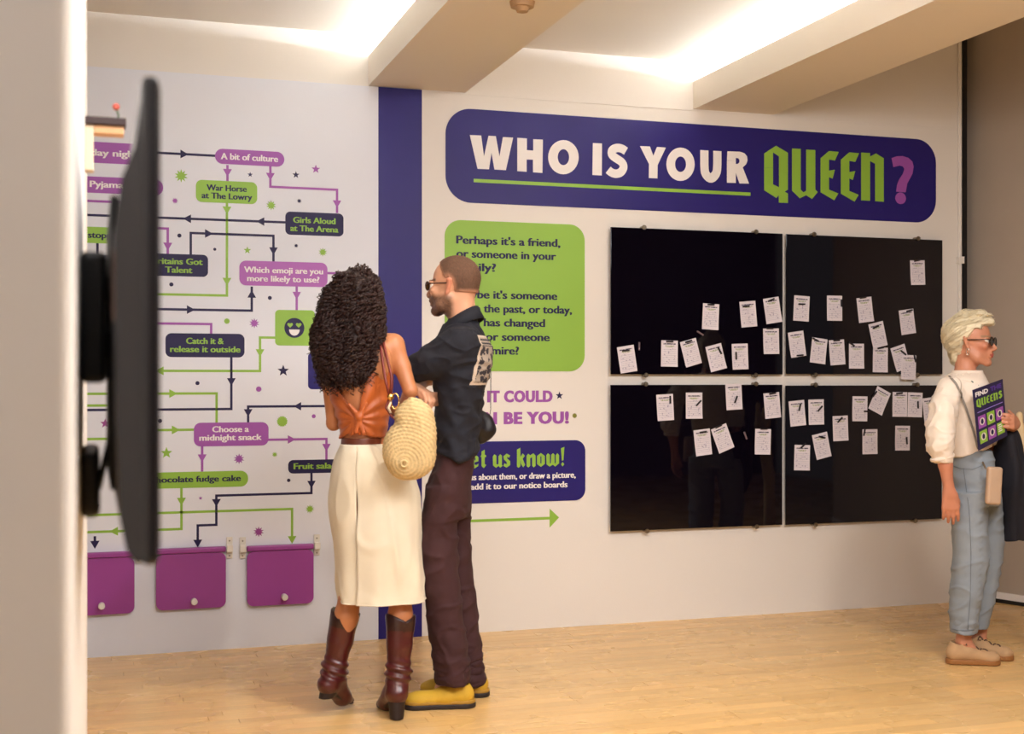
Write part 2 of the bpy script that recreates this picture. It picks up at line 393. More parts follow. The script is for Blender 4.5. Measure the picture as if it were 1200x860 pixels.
conn([(150, 417), (352, 417), (352, 525)], P_, [(352, 492, 'd')])
conn([(-150, 309), (210, 310)], P_)
conn([(441, 524), (441, 441), (761, 455), (761, 554)], N_, [(510, 444, 'r'), (761, 510, 'd')])
conn([(581, 324), (581, 683), (-150, 677)], G_, [(581, 352, 'd'), (581, 628, 'd')])
conn([(-150, 728), (677, 737), (677, 648)], N_, [(440, 731, 'r'), (677, 678, 'u')])
conn([(100, 788), (520, 790), (520, 834)], P_)
conn([(968, 596), (1080, 598), (1080, 900)], P_)
conn([(851, 646), (851, 740)], P_, [(851, 682, 'd')])
conn([(80, 478), (80, 530), (200, 530)], N_)
conn([(769, 52), (709, 52), (709, 181), (0, 180)], G_, [(709, 110, 'd'), (322, 178, 'l')], c2_)
conn([(598, 126), (598, 328), (0, 328)], N_, [(598, 222, 'd')], c2_)
conn([(-150, 270), (541, 270), (541, 382)], G_, [(372, 270, 'r')], c2_)
conn([(-150, 316), (250, 316)], G_, (), c2_)
conn([(-150, 447), (200, 447), (200, 411), (455, 411)], G_, [(382, 411, 'r')], c2_)
conn([(1060, 316), (663, 316), (663, 382)], N_, [(855, 314, 'l'), (663, 342, 'd')], c2_)
conn([(740, 447), (966, 443), (966, 527)], P_, [(830, 446, 'r'), (966, 476, 'd')], c2_)
conn([(485, 469), (485, 574)], P_, [(485, 517, 'd')], c2_)
conn([(908, 574), (908, 653), (540, 661), (540, 776), (468, 780), (468, 850)], N_, [(908, 619, 'd'), (540, 690, 'd'), (468, 847, 'd')], c2_)
conn([(405, 630), (405, 792), (-150, 808)], G_, [(405, 685, 'd'), (145, 798, 'l')], c2_)
conn([(-150, 745), (833, 718), (833, 840)], G_, [(833, 833, 'd')], c2_)
conn([(70, 690), (70, 720)], N_, [(66, 712, 'd')], c2_)
conn([(70, 820), (70, 850)], N_, [(66, 852, 'd')], c2_)
def starp(f, x, y, r, kind, m, name='star'):
    q = wp(*f(x, y)); R = r / 3.308 * 0.0041
    P = {'s': lambda: star(q[0], q[1], R), 'b': lambda: star(q[0], q[1], R * 1.12, 10, 0.52), 'f': lambda: star(q[0], q[1], R * 1.05, 18, 0.82), 'd': lambda: disc(q[0], q[1], R, 12)}[kind]()
    b = MB(); b.prism(P, YP, 0.0006); part(b.build({'s': 'star', 'b': 'starburst', 'f': 'starburst', 'd': 'dot'}[kind], m), mural)
for a in ((404, 220, 23, 'b', G_), (380, 316, 11, 'b', P_), (671, 215, 11, 's', N_), (848, 216, 15, 's', N_), (925, 194, 18, 's', P_), (861, 317, 9, 'b', N_), (752, 334, 18, 'b', G_),
          (849, 490, 8, 'b', N_), (952, 515, 16, 'b', G_), (397, 451, 8, 'd', N_), (534, 504, 6, 'd', N_), (660, 508, 15, 's', G_), (366, 640, 8, 'd', N_), (747, 692, 8, 'd', N_), (581, 782, 11, 'f', G_), (687, 790, 18, 'b', P_)):
    starp(c1, *a)
for a in ((799, 180, 24, 's', N_), (467, 228, 8, 'd', N_), (704, 251, 11, 'f', P_), (795, 376, 21, 'f', G_), (917, 356, 8, 'd', P_), (990, 392, 12, 'b', N_), (347, 498, 23, 's', G_), (628, 521, 19, 'b', P_),
          (766, 504, 10, 'b', G_), (820, 604, 7, 'd', N_), (479, 673, 8, 's', P_), (902, 715, 16, 'b', G_), (704, 803, 19, 'b', M_MAG), (322, 374, 8, 'd', N_), (110, 384, 19, 's', M_MAG)):
    starp(c2_, *a)

# ---- vinyl graphics on the cream wall
def c6(x, y): return (500 + x / 3.74, 110 + y / 3.74)
def c7(x, y): return (810 + x / 3.74, 130 + y / 3.74)
def rr_thing(name, pxl, pxr, pxm, pyt, pyb, r, m, label, cat, y=None):
    x0, x1 = wx(pxl), wx(pxr); z1 = wp(pxm, pyt)[1]; z0 = wp(pxm, pyb)[1]
    b = MB(); b.prism(polyline_rr(x0, x1, z0, z1, r, 12), D - 0.0004, 0.003)
    return tag(b.build(name, m), label, cat)
YV = D - 0.004
ban = rr_thing('title_banner', 522, 1096.5, 550, 127.6, 237.6, 0.135, M_NAVY, 'long navy rounded title banner high on the cream wall', 'banner')
def poly6(mb, f, pts): mb.prism([wp(*f(*p)) for p in pts], YV, 0.0006)
def ring(mb, f, cx, cy, rx, ry, hx, hy, n=32):
    o = [wp(*f(cx + rx * math.cos(2 * PI * i / n), cy + ry * math.sin(2 * PI * i / n))) for i in range(n)]
    h = [wp(*f(cx + hx * math.cos(2 * PI * i / n), cy + hy * math.sin(2 * PI * i / n))) for i in range(n)]
    mb.add([(p[0], YV - 0.0006, p[1]) for p in o + h], [(i, (i + 1) % n, n + (i + 1) % n, n + i) for i in range(n)])
def stk(mb, f, pts, w):
    # smooth the stroke path by Chaikin cutting
    P = [Vector(p) for p in pts]
    for _ in range(2):
        Q = [P[0]]
        for i in range(len(P) - 1): Q += [P[i] * 0.75 + P[i + 1] * 0.25, P[i] * 0.25 + P[i + 1] * 0.75]
        P = Q + [P[-1]]
    stroke(mb, [wp(*f(*p)) for p in P], w, YV - 0.0006)
w_ = MB()
poly6(w_, c6, [(188, 181), (238, 183), (250, 275), (270, 184), (302, 186), (318, 275), (333, 190), (378, 192), (346, 335), (296, 332), (283, 258), (272, 331), (222, 329)])
poly6(w_, c6, [(396, 193), (438, 196), (438, 247), (466, 249), (466, 199), (508, 201), (506, 347), (465, 344), (465, 289), (437, 288), (437, 342), (396, 339)])
ring(w_, c6, 598, 278, 67, 75, 25, 35)
poly6(w_, c6, [(727, 216), (767, 218), (766, 358), (725, 356)])
stk(w_, c6, [(872, 252), (855, 240), (832, 236), (810, 246), (808, 268), (830, 284), (856, 300), (864, 322), (850, 346), (826, 352), (806, 344), (794, 333)], 0.045)
poly6(w_, c6, [(933, 229), (977, 231), (992, 272), (1008, 233), (1047, 236), (1011, 312), (1010, 371), (972, 369), (973, 308)])
ring(w_, c6, 1111, 309, 62, 73, 24, 34)
stk(w_, c7, [(56, 173), (56, 250), (60, 278), (84, 300), (108, 278), (113, 250), (113, 176)], 0.050)
poly6(w_, c7, [(157, 177), (212, 179), (232, 186), (243, 200), (245, 218), (239, 234), (224, 248), (252, 319), (210, 318), (194, 272), (194, 316), (155, 315), (155, 218), (194, 218), (194, 233), (203, 232), (209, 226), (210, 216), (205, 208), (194, 206), (194, 217.5), (155, 217.5)])
part(w_.build('white_lettering', M_WHITE), ban)
g_ = MB()
poly6(g_, c7, [(318, 187), (370, 153), (422, 184), (422, 345), (408, 354), (422, 362), (422, 404), (382, 402), (382, 370), (372, 382), (318, 348), (318, 250), (357, 250), (357, 322), (383, 335), (383, 200), (357, 182), (357, 249.5), (318, 249.5)])
poly6(g_, c7, [(440, 165), (478, 167), (478, 345), (490, 357), (502, 350), (502, 170), (542, 172), (542, 345), (553, 356), (528, 386), (502, 370), (474, 383), (440, 350)])
Eg = [(565, 208), (602, 176), (645, 180), (628, 218), (602, 213), (602, 262), (628, 258), (618, 297), (602, 290), (602, 345), (643, 362), (625, 392), (565, 357)]
poly6(g_, c7, Eg); poly6(g_, c7, [(x + 89, y + 6) for x, y in Eg])
poly6(g_, c7, [(743, 183), (782, 185), (782, 200), (808, 187), (842, 208), (842, 398), (804, 396), (804, 232), (782, 220), (782, 394), (743, 392)])
part(g_.build('green_lettering', M_GREEN), ban)
u_ = MB(); xa, za = wp(554.8, 211.6); xb, _ = wp(879, 228); u_.prism([(xa, za - 0.009), (xb, za - 0.009), (xb, za + 0.009), (xa, za + 0.009)], YV, 0.0006)
part(u_.build('underline', M_GREEN), ban)
q_ = MB()
poly6(q_, c7, [(876, 207), (900, 199), (925, 198), (950, 206), (967, 222), (973, 244), (968, 276), (955, 300), (945, 318), (938, 357), (896, 354), (900, 325), (910, 300), (926, 275), (932, 255), (926, 244), (912, 240), (884, 247)])
qc = wp(*c7(916, 383)); q_.prism(disc(qc[0], qc[1], 0.036, 20, 0.0335), YV, 0.0006)
part(q_.build('question_mark', M_PURPLE), ban)

gb = rr_thing('text_panel', 521, 685, 540, 258, 434.8, 0.085, M_GREEN, 'green rounded text panel behind the man below the title banner', 'panel')
t = MB()
def wl(s, l, r, yb, h, bold=0.006, sp=1.0): lettering(t, s, wx(l), wx(r), wp(l, yb)[1], h * 0.0050, YV - 0.0006, bold, sp)
wl("Perhaps it's a friend,", 534.8, 655.9, 285.3, 8.6)
wl("or someone in your", 534.8, 651, 301.3, 8.6)
wl("family?", 534.8, 580.5, 317, 8.6)
wl("Maybe it's someone", 534.8, 652.3, 349, 8.6)
wl("from the past, or today,", 534.8, 669.5, 365.4, 8.6)
wl("who has changed", 534.8, 638, 381.8, 8.6)
wl("lives, or someone", 534.8, 643.5, 398.6, 8.6)
wl("you admire?", 534.8, 607.5, 415, 8.6)
part(t.build('lettering', M_DNAVY), gb)

t = MB()
lettering(t, 'BUT IT COULD', wx(534), wx(647), wp(534, 471)[1], 13 * 0.0045, D - 0.0012, 0.035, 1.12)
lettering(t, 'EVEN BE YOU!', wx(534), wx(666), wp(534, 497)[1], 13 * 0.0047, D - 0.0012, 0.035, 1.12)
sl = tag(t.build('slogan_lettering', M_PURPLE), 'purple capital slogan letters on cream wall between green and navy panels', 'lettering')
t = MB(); q = wp(655.5, 463.5); t.prism(star(q[0], q[1], 0.022), D - 0.0006, 0.0006); tag(t.build('star_sticker', M_DNAVY), 'small navy star sticker after the purple slogan first line', 'sticker')
t = MB(); q = wp(673.3, 487); t.prism(star(q[0], q[1], 0.014, 14, 0.75), D - 0.0006, 0.0006); tag(t.build('dot_sticker', mat('olive_vinyl', (128, 128, 44), 0.5)), 'small olive dot sticker after the purple slogan second line', 'sticker')

nb = rr_thing('notice_sign', 521, 685.7, 600, 516.8, 588.5, 0.058, M_NAVY, 'navy rounded panel behind the man with green gothic lettering', 'panel')
t = MB()
# blackletter words drawn from pen strokes; unit grid: x-height 1, stroke 0.3
BL = {
 'L': (0.75, [[(0, 1.45), (.3, 1.6), (.3, .25), (.6, .2), (.75, .35), (.6, 0), (.15, -.05), (0, .15)]]),
 'e': (0.66, [[(0, .15), (0, .8), (.33, 1.05), (.62, .82), (.62, .5), (.3, .42), (.3, .55), (.38, .6), (.38, .75), (.3, .8), (.28, .25), (.45, .2), (.62, .32), (.6, .12), (.3, -.05)]]),
 't': (0.5, [[(0, .85), (.1, 1.0), (.1, 1.25), (.38, 1.4), (.38, 1.0), (.5, .95), (.5, .82), (.38, .82), (.38, .25), (.52, .2), (.3, -.05), (.1, .12), (.1, .82)]]),
 'u': (0.8, [[(0, .85), (.15, 1.02), (.32, .9), (.32, .25), (.42, .2), (.5, .28), (.5, .85), (.65, 1.02), (.8, .9), (.8, .18), (.88, .12), (.65, -.05), (.5, .1), (.28, -.05), (.02, .15)]]),
 's': (0.62, [[(.05, .6), (.0, .85), (.3, 1.05), (.6, .9), (.5, .72), (.33, .8), (.33, .68), (.6, .45), (.6, .15), (.28, -.05), (0, .1), (.1, .3), (.28, .2), (.3, .38)]]),
 'k': (0.72, [[(0, .0), (0, 1.35), (.3, 1.5), (.3, .75), (.5, 1.05), (.7, .85), (.5, .62), (.72, .15), (.55, -.05), (.36, .2), (.33, .5), (.3, .5), (.3, .05), (.15, -.08)]]),
 'n': (0.8, [[(0, .85), (.15, 1.02), (.32, .88), (.6, 1.04), (.8, .85), (.8, .05), (.64, -.08), (.5, .05), (.5, .72), (.32, .66), (.32, .05), (.16, -.08), (0, .05)]]),
 'o': (0.7, [[(0, .18), (0, .82), (.35, 1.05), (.7, .82), (.7, .5), (.4, .5), (.4, .76), (.3, .8), (.3, .5), (0, .5)], [(0, .5), (.3, .5), (.3, .25), (.4, .2), (.4, .5), (.7, .5), (.7, .18), (.35, -.05), (0, .18)]]),
 'w': (1.15, [[(0, .85), (.15, 1.02), (.32, .9), (.32, .25), (.42, .2), (.45, .9), (.6, 1.02), (.75, .9), (.75, .25), (.85, .2), (.85, .85), (1.0, 1.02), (1.15, .85), (1.15, .2), (.8, -.05), (.6, .1), (.3, -.05), (.02, .15)]]),
 '!': (0.35, [[(.05, 1.4), (.35, 1.5), (.27, .45), (.12, .4)], [(.05, .12), (.2, .3), (.35, .12), (.2, -.05)]]),
}
def blackletter(mb, s, x0, x1, zb, xh, y, adv=0.13):
    wtot = sum((BL[c][0] + adv) if c != ' ' else 0.45 for c in s) - adv; k = (x1 - x0) / wtot; x = x0
    for c in s:
        if c == ' ': x += 0.45 * k; continue
        for pl_ in BL[c][1]: mb.prism([(x + p[0] * k, zb + p[1] * xh) for p in pl_], y, 0.0006)
        x += (BL[c][0] + adv) * k
blackletter(t, 'Let us know!', wx(540), wx(661), wp(600, 547)[1], 0.066, YV, 0.13)
part(t.build('green_lettering', M_GREEN), nb)
t = MB()
wl('Tell us about them, or draw a picture,', 533, 674, 563.0, 6.6)
wl('and add it to our notice boards', 533, 664.4, 574.3, 6.6)
part(t.build('white_lettering', M_WHITE), nb)
t = MB(); a_ = wp(646, 607); x0 = wx(533)
t.prism([(x0, a_[1] - 0.007), (a_[0], a_[1] - 0.007), (a_[0], a_[1] + 0.007), (x0, a_[1] + 0.007)], D - 0.0006, 0.0006)
xt = wx(655); t.prism([(wx(644), a_[1] + 0.05), (xt, a_[1] + .002), (wx(644), a_[1] - 0.05)], D - 0.0006, 0.0008)
tag(t.build('wall_arrow', M_GREEN), 'long green arrow on the cream wall pointing at the notice boards', 'arrow')

# ---- purple flaps
def flap(pxl, pxr, pyt_r, pyb_r, knob, label, first=True):
    x0, x1 = wx(pxl), wx(pxr); z1 = wp(pxr, pyt_r)[1]; z0 = wp(pxr, pyb_r)[1]
    t = empty('lift_up_flap', ((x0 + x1) / 2, YP - 0.02, z0), label, 'flap', group='purple lift-up flaps')
    b = MB(); b.prism([p for p in polyline_rr(x0, x1, z0, z1 - 0.028, 0.032) if True], YP - 0.016, 0.012); part(b.build('board', M_MAG), t)
    b = MB(); b.bbox(x0, x1, YP - 0.034, YP - 0.004, z1 - 0.026, z1, 0.006); part(b.build('rail', M_MAG), t)
    for s_, xx in ((-1, x0), (1, x1)):
        b = MB(); c = xx + s_ * 0.019; b.bbox(c - 0.015, c + 0.015, YP - 0.008, YP - 0.0008, z1 - 0.062, z1 + 0.042, 0.003)
        b.bbox(c - 0.015, c + 0.015, YP - 0.03, YP - 0.006, z1 - 0.03, z1 + 0.006, 0.004)
        br = part(b.build('bracket', M_BRACKET), t)
        for zz in (z1 - 0.048, z1 + 0.024):
            b = MB(); b.cyl((c, YP - 0.0105, zz), (c, YP - 0.0075, zz), 0.004, n=10); part(b.build('screw', M_STEEL), br)
    kx, kz = wp(*knob); b = MB(); b.cyl((kx, YP - 0.028, kz), (kx, YP - 0.062, kz), 0.0145, 0.0155, 20); b.cyl((kx, YP - 0.062, kz), (kx, YP - 0.066, kz), 0.0155, 0.012, 20)
    part(b.build('knob', M_BRACKET), t)
flap(74, 157.3, 644.5, 716.5, (119, 707.5), 'purple lift-up flap on the mural, leftmost, half behind the partition')
flap(182.5, 263.8, 639, 709.6, (226.5, 702.5), 'purple lift-up flap on the mural, in the middle under a black arrow')
flap(288.5, 366, 635.8, 705, (331.5, 697.2), 'purple lift-up flap on the mural, nearest the woman, under a green arrow')

# ---- notice boards
BO = [('upper left', 713, 913.6, 713, 266.7, 438.6, [(751.4, 266.5), (881.9, 272.1), (753.5, 439.5), (881.6, 439.5)]),
      ('lower left', 712.8, 913.2, 713, 451, 622, [(753.3, 449.6), (881.9, 449.6), (754.7, 621.9), (882.6, 616.7)]),
      ('upper right', 917.8, 1100.2, 918, 275, 438.4, [(949.7, 275), (1071.1, 279.9), (951.2, 439.5), (1070.2, 439.5)]),
      ('lower right', 917.2, 1099.5, 1099, 451.4, 607.2, [(951.4, 449.8), (1070.2, 449.6), (951.2, 614.4), (1067.9, 609)])]
YB = D - 0.034
for nm, l, r, pm, t_, b_, clips in BO:
    x0, x1 = wx(l), wx(r); z1 = wp(pm, t_)[1]; z0 = wp(pm, b_)[1]
    th = empty('notice_board', ((x0 + x1) / 2, D - 0.025, z0), 'black glass magnetic notice board, %s of the four, with note cards' % nm, 'notice board', group='black glass notice boards')
    b = MB(); b.bbox(x0, x1, YB, YB + 0.008, z0, z1, 0.0012); part(b.build('glass_sheet', M_BLACKG), th)
    for i, (px, py) in enumerate(clips):
        cx, cz = wp(px, py); cz = (z1 + 0.004) if i < 2 else (z0 - 0.004)
        b = MB(); b.cyl((cx, D - 0.0006, cz), (cx, YB - 0.006, cz), 0.0095, n=14); b.cyl((cx, YB - 0.006, cz), (cx, YB - 0.013, cz), 0.0135, 0.011, 16); b.cyl((cx, YB - 0.013, cz), (cx, YB - 0.015, cz), 0.004, n=8)
        part(b.build('clip', M_STEEL), th)
# paper material: printed heading, green line, faint rules (flat print)
def paper_mat():
    m = bpy.data.materials.new('printed_paper'); m.use_nodes = True; nt = m.node_tree; bs = nt.nodes['Principled BSDF']; bs.inputs['Roughness'].default_value = 0.7
    tc = nt.nodes.new('ShaderNodeTexCoord'); sp = nt.nodes.new('ShaderNodeSeparateXYZ'); nt.links.new(tc.outputs['Object'], sp.inputs[0])
    def mth(op, a, b=None):
        n = nt.nodes.new('ShaderNodeMath'); n.operation = op
        for i, v in enumerate((a, b)):
            if v is None: continue
            if isinstance(v, (int, float)): n.inputs[i].default_value = v
            else: nt.links.new(v, n.inputs[i])
        return n.outputs[0]
    X, Z = sp.outputs[0], sp.outputs[2]
    def band(c, h, hw): return mth('MULTIPLY', mth('LESS_THAN', mth('ABSOLUTE', mth('SUBTRACT', Z, c)), h), mth('LESS_THAN', mth('ABSOLUTE', X), hw))
    mpn = nt.nodes.new('ShaderNodeMapping'); mpn.inputs['Scale'].default_value = (260, 1, 60); nt.links.new(tc.outputs['Object'], mpn.inputs[0])
    nz = nt.nodes.new('ShaderNodeTexNoise'); nz.inputs['Scale'].default_value = 1; nt.links.new(mpn.outputs[0], nz.inputs['Vector'])
    gl = mth('GREATER_THAN', nz.outputs[0], 0.44)
    oi = nt.nodes.new('ShaderNodeObjectInfo')
    off = nt.nodes.new('ShaderNodeCombineXYZ'); nt.links.new(mth('MULTIPLY', oi.outputs['Random'], 30), off.inputs[0]); nt.links.new(off.outputs[0], mpn.inputs['Location'])
    col = None
    def over(base, c, f):
        mx = nt.nodes.new('ShaderNodeMix'); mx.data_type = 'RGBA'; nt.links.new(f, mx.inputs[0]) 
        if isinstance(base, tuple): mx.inputs[6].default_value = (*base, 1)
        else: nt.links.new(base, mx.inputs[6])
        mx.inputs[7].default_value = (*c, 1); return mx.outputs[2]
    col = over(lin((226, 218, 226)), lin((40, 34, 70)), mth('MULTIPLY', band(0.052, 0.0032, 0.036), gl))
    col = over(col, lin((130, 150, 70)), mth('MULTIPLY', band(0.0415, 0.0016, 0.028), gl))
    col = over(col, lin((130, 150, 70)), mth('MULTIPLY', band(0.0365, 0.0014, 0.02), gl))
    rules = mth('LESS_THAN', mth('FRACT', mth('MULTIPLY', mth('ADD', Z, 1.0), 95)), 0.18)
    zone = mth('MULTIPLY', mth('LESS_THAN', Z, 0.028), mth('GREATER_THAN', Z, -0.058))
    rz_ = mth('MULTIPLY', mth('MULTIPLY', rules, zone), mth('LESS_THAN', mth('ABSOLUTE', X), 0.04))
    col = over(col, lin((190, 184, 200)), rz_)
    mp2 = nt.nodes.new('ShaderNodeMapping'); mp2.inputs['Scale'].default_value = (90, 1, 100); nt.links.new(tc.outputs['Object'], mp2.inputs[0]); nt.links.new(off.outputs[0], mp2.inputs['Location'])
    n3 = nt.nodes.new('ShaderNodeTexNoise'); n3.inputs['Scale'].default_value = 1; nt.links.new(mp2.outputs[0], n3.inputs['Vector'])
    col = over(col, lin((160, 150, 175)), mth('MULTIPLY', mth('MULTIPLY', mth('GREATER_THAN', n3.outputs[0], 0.62), zone), mth('LESS_THAN', mth('ABSOLUTE', X), 0.036)))
    nt.links.new(col, bs.inputs['Base Color']); return m
M_PAPER = paper_mat()
M_MAGN = mat('black_magnet', (22, 16, 24), 0.4); M_MAGP = mat('grey_magnet', (120, 100, 105), 0.4)
UL, UR, LL, LR = 'upper left board', 'upper right board', 'lower left board', 'lower right board'
# (px, py, tilt, phrase, magnet dx px, dy px, magnet angle)
NOTES = [
 (731.9, 420.9, 9, 'leftmost along bottom edge of ' + UL, -2, -10, 4), (781.2, 414.4, -1, 'second from left along bottom of ' + UL, 0, -14, 0),
 (806.3, 413.3, 15, 'third from left along bottom of ' + UL, -3, -13, 15), (835.6, 419.1, 14, 'fourth from left along bottom of ' + UL, 4, -8, -60),
 (863.7, 417.9, 2, 'fifth from left along bottom of ' + UL, -5, -1, -88), (829.3, 371.4, -3, 'leftmost in upper row of ' + UL, 0, -14, 0),
 (873.3, 368.4, 5, 'second in upper row of ' + UL, -3, -9, 6), (901.6, 364, 9, 'at right end of upper row, ' + UL, -2, -12, 22),
 (900, 400, 1, 'directly below upper row right end, ' + UL, -2, -15, 0), (935.3, 361.8, -3, 'at left end of middle row, ' + UR, 0, -5, 0),
 (974, 361.5, 0, 'second in middle row of ' + UR, 7.5, -6, -88), (1009.7, 363.3, 7, 'third in middle row of ' + UR, -3, -14, 8),
 (1071, 320, 2, 'alone near top right of ' + UR, -1, -14, 12), (1059, 377.4, 8, 'at right end of middle row, ' + UR, 2, -13, 14),
 (930.2, 403.5, 8, 'leftmost in bottom row of ' + UR, 3, 13, 5), (955.4, 411.2, -7, 'second in bottom row of ' + UR, -4, -13, -25),
 (977, 413, 4, 'third in bottom row of ' + UR, -1, -14, 3), (999.6, 417.4, 0, 'fourth in bottom row of ' + UR, -6, -14, -30),
 (1024.3, 392.5, 13, 'tilted, overlapping fifth bottom card, ' + UR, -3, -9, 22), (1027.4, 421.8, -1, 'fifth in bottom row of ' + UR, 0, -14, 10),
 (1051, 419.4, 17, 'tilted behind lowest right card, ' + UR, 3, -6, -35), (1060, 430.4, -2, 'hanging over bottom edge of ' + UR, 7, -10, -75),
 (776.3, 477.2, 3, 'leftmost in top row of ' + LL, 5.5, -9, -88), (810, 475.1, 0, 'second in top row of ' + LL, 5, -3, 45),
 (856.5, 464.9, 3, 'touching top edge of ' + LL, 2, 3, 68), (901.2, 474.9, 5, 'at right end of top row, ' + LL, 0, -14, 8),
 (820.2, 517.9, 6, 'left one of close pair, ' + LL, 0, -12, 8), (843.3, 513.3, 21, 'strongly tilted, right in close pair, ' + LL, -5, -14, 22),
 (890.2, 517.2, -2, 'at right end of second row, ' + LL, 1, -15, 0), (930.5, 484, 5, 'leftmost in top row of ' + LR, 2.5, -7, 75),
 (952.6, 482.6, 1, 'second in top row of ' + LR, 4, -4, 45), (980.9, 501.6, 2, 'lone centre left card of ' + LR, -1, -10, 42),
 (1003.5, 478.8, -1, 'third in top row of ' + LR, 8, 3, -3), (1026.5, 469.5, -26, 'leaning strongly right in top row, ' + LR, -6, -8, 50),
 (1050.2, 473.7, -1, 'left one of touching pair, ' + LR, -1, -13, 5), (1067.9, 474.2, -2, 'right one of touching pair, ' + LR, 3, 0, -88),
 (1086, 480, 6, 'rightmost, beside the woman shoulder, ' + LR, 1, -12, 50), (936, 535.8, -2, 'lowest, at left of ' + LR, 1, -14, 38),
 (959, 521.9, 12, 'tilted beside the lowest card, ' + LR, 0, -10, -12), (1015.3, 517.2, 0, 'left of two right cards, second row, ' + LR, -7, -11, 78),
 (1053.3, 513, -1, 'right of two cards, second row, ' + LR, 4.5, 3, -85)]
for i, (px, py, rot, ph, mx_, my_, ma) in enumerate(NOTES):
    cx, cz = wp(px, py); w, h = 0.049, 0.0705
    lift = 0.0045 if i in (18, 21) else 0.0012
    # slightly curled paper sheet
    vs = []; fs = []; nx, nz = 5, 7; cu = random.uniform(0.001, 0.005); th_ = 0.0004
    for side in (0, 1):
        for j in range(nz + 1):
            for k in range(nx + 1):
                u, v = k / nx * 2 - 1, j / nz * 2 - 1
                d = cu * max(0, -v) ** 2 * (0.6 + 0.4 * u * (1 if i % 2 else -1))
                vs.append((u * w, -lift - d - (th_ if side == 0 else 0), v * h))
    n = (nx + 1) * (nz + 1)
    for j in range(nz):
        for k in range(nx):
            a = j * (nx + 1) + k; fs.append((a, a + 1, a + nx + 2, a + nx + 1)); fs.append((n + a, n + a + nx + 1, n + a + nx + 2, n + a + 1))
    o = pyd('note_card', vs, fs, M_PAPER); o.location = (cx, YB, cz); o.rotation_euler = (0, -math.radians(rot), 0)
    tag(o, 'note card ' + ph, 'note card', 'printed note cards on the notice boards')
    gx, gz = wp(px + mx_, py + my_)
    b = MB(); b.bbox(-0.021, 0.021, -0.006, 0, -0.0045, 0.0045, 0.0012)
    g = b.build('bar_magnet', M_MAGN, loc=(0, 0, 0)); g.location = (gx, YB - lift - 0.0018, gz); g.rotation_euler = (0, -math.radians(ma), 0)
    tag(g, 'bar magnet on note card ' + ph, 'magnet', 'bar magnets on the notice boards')
for px, py, ma, lab in ((745.8, 405.8, 90, 'loose grey bar magnet upright beside the leftmost card'), (817, 390.7, -30, 'loose grey bar magnet slanting high on the upper left board'), (869.8, 510, -68, 'loose grey bar magnet slanting on the lower left board')):
    gx, gz = wp(px, py); b = MB(); b.bbox(-0.022, 0.022, -0.006, 0, -0.0045, 0.0045, 0.0012)
    g = b.build('bar_magnet', M_MAGP, loc=(0, 0, 0)); g.location = (gx, YB - 0.0002, gz); g.rotation_euler = (0, -math.radians(ma), 0)
    tag(g, lab, 'magnet', 'bar magnets on the notice boards')

# ---- television seen edge-on on the near partition, and its bracket
tv = empty('television', (0.06, 2.1, 1.08), 'black wall-mounted television seen edge-on at the left, out of focus', 'television')
XS = -0.021
def tvp(o): return part(o, tv)
zt, zb = H + 356 / FPX * 1.62, H - 214 / FPX * 1.66
yn, yf = 1.68, 2.75
xf = 0.0785
b = MB(); b.bbox(xf - 0.022, xf, yn, yf, zb, zt, 0.008); tvp(b.build('housing', M_TV))
b = MB(); b.box(xf, xf + 0.0015, yn + 0.012, yf - 0.012, zb + 0.02, zt - 0.012); tvp(b.build('screen', M_BLACKG))
# bulged back
vs = []; fs = []
rows = [(zb + 0.004, 0.008), (zb + 0.02, 0.018), (zb + 0.06, 0.026), (zb + 0.2, 0.030), (zb + 0.36, 0.032), (zt - 0.19, 0.032), (zt - 0.13, 0.024), (zt - 0.09, 0.008), (zt - 0.03, 0)]
for z, t_ in rows:
    vs += [(xf - 0.02, yn + 0.004, z), (xf - 0.022 - t_, yn + 0.012, z), (xf - 0.022 - t_, yf - 0.08, z), (xf - 0.02, yf - 0.03, z)]
for i in range(len(rows) - 1):
    for j in range(3): a = i * 4 + j; fs.append((a, a + 1, a + 5, a + 4))
pyd('back_cover', vs, fs, M_TV); tvp(bpy.data.objects['back_cover'])
b = MB(); b.box(xf - 0.0555, xf - 0.05, yn + 0.02, yn + 0.06, 1.38, 1.47); tvp(b.build('rating_label', mat('brown_label', (120, 92, 78), 0.6)))
wb = empty('wall_bracket', (XS, 2.2, 1.2), 'black articulated wall bracket behind the edge-on television', 'bracket')
b = MB(); b.bbox(XS, XS + 0.04, 2.05, 2.5, 1.30, 1.50, 0.01); part(b.build('wall_plate', M_BLACK), wb)
b = MB(); b.bbox(XS, XS + 0.03, 2.1, 2.42, 1.09, 1.19, 0.01); part(b.build('cable_box', M_BLACK), wb)
for zz in (1.36, 1.45):
    b = MB(); b.bbox(XS + 0.006, xf - 0.05, 2.15, 2.19, zz - 0.02, zz + 0.02, 0.004); part(b.build('arm', M_BLACK), wb)
b = MB(); b.bbox(xf - 0.056, xf - 0.045, 2.0, 2.6, 1.14, 1.58, 0.004); part(b.build('mounting_plate', M_BLACK), wb)
for k_ in range(2):
    b = MB(); b.tube([(xf - 0.05, 2.2 + k_ * .05, 1.22), (xf - 0.062, 2.2 + k_ * .05, 1.17), (XS + 0.03, 2.2 + k_ * 0.05, 1.13), (XS + 0.012, 2.22 + k_ * .05, 1.16)], 0.005, 6); part(b.build('cable', M_BLACK, smooth=True), wb)

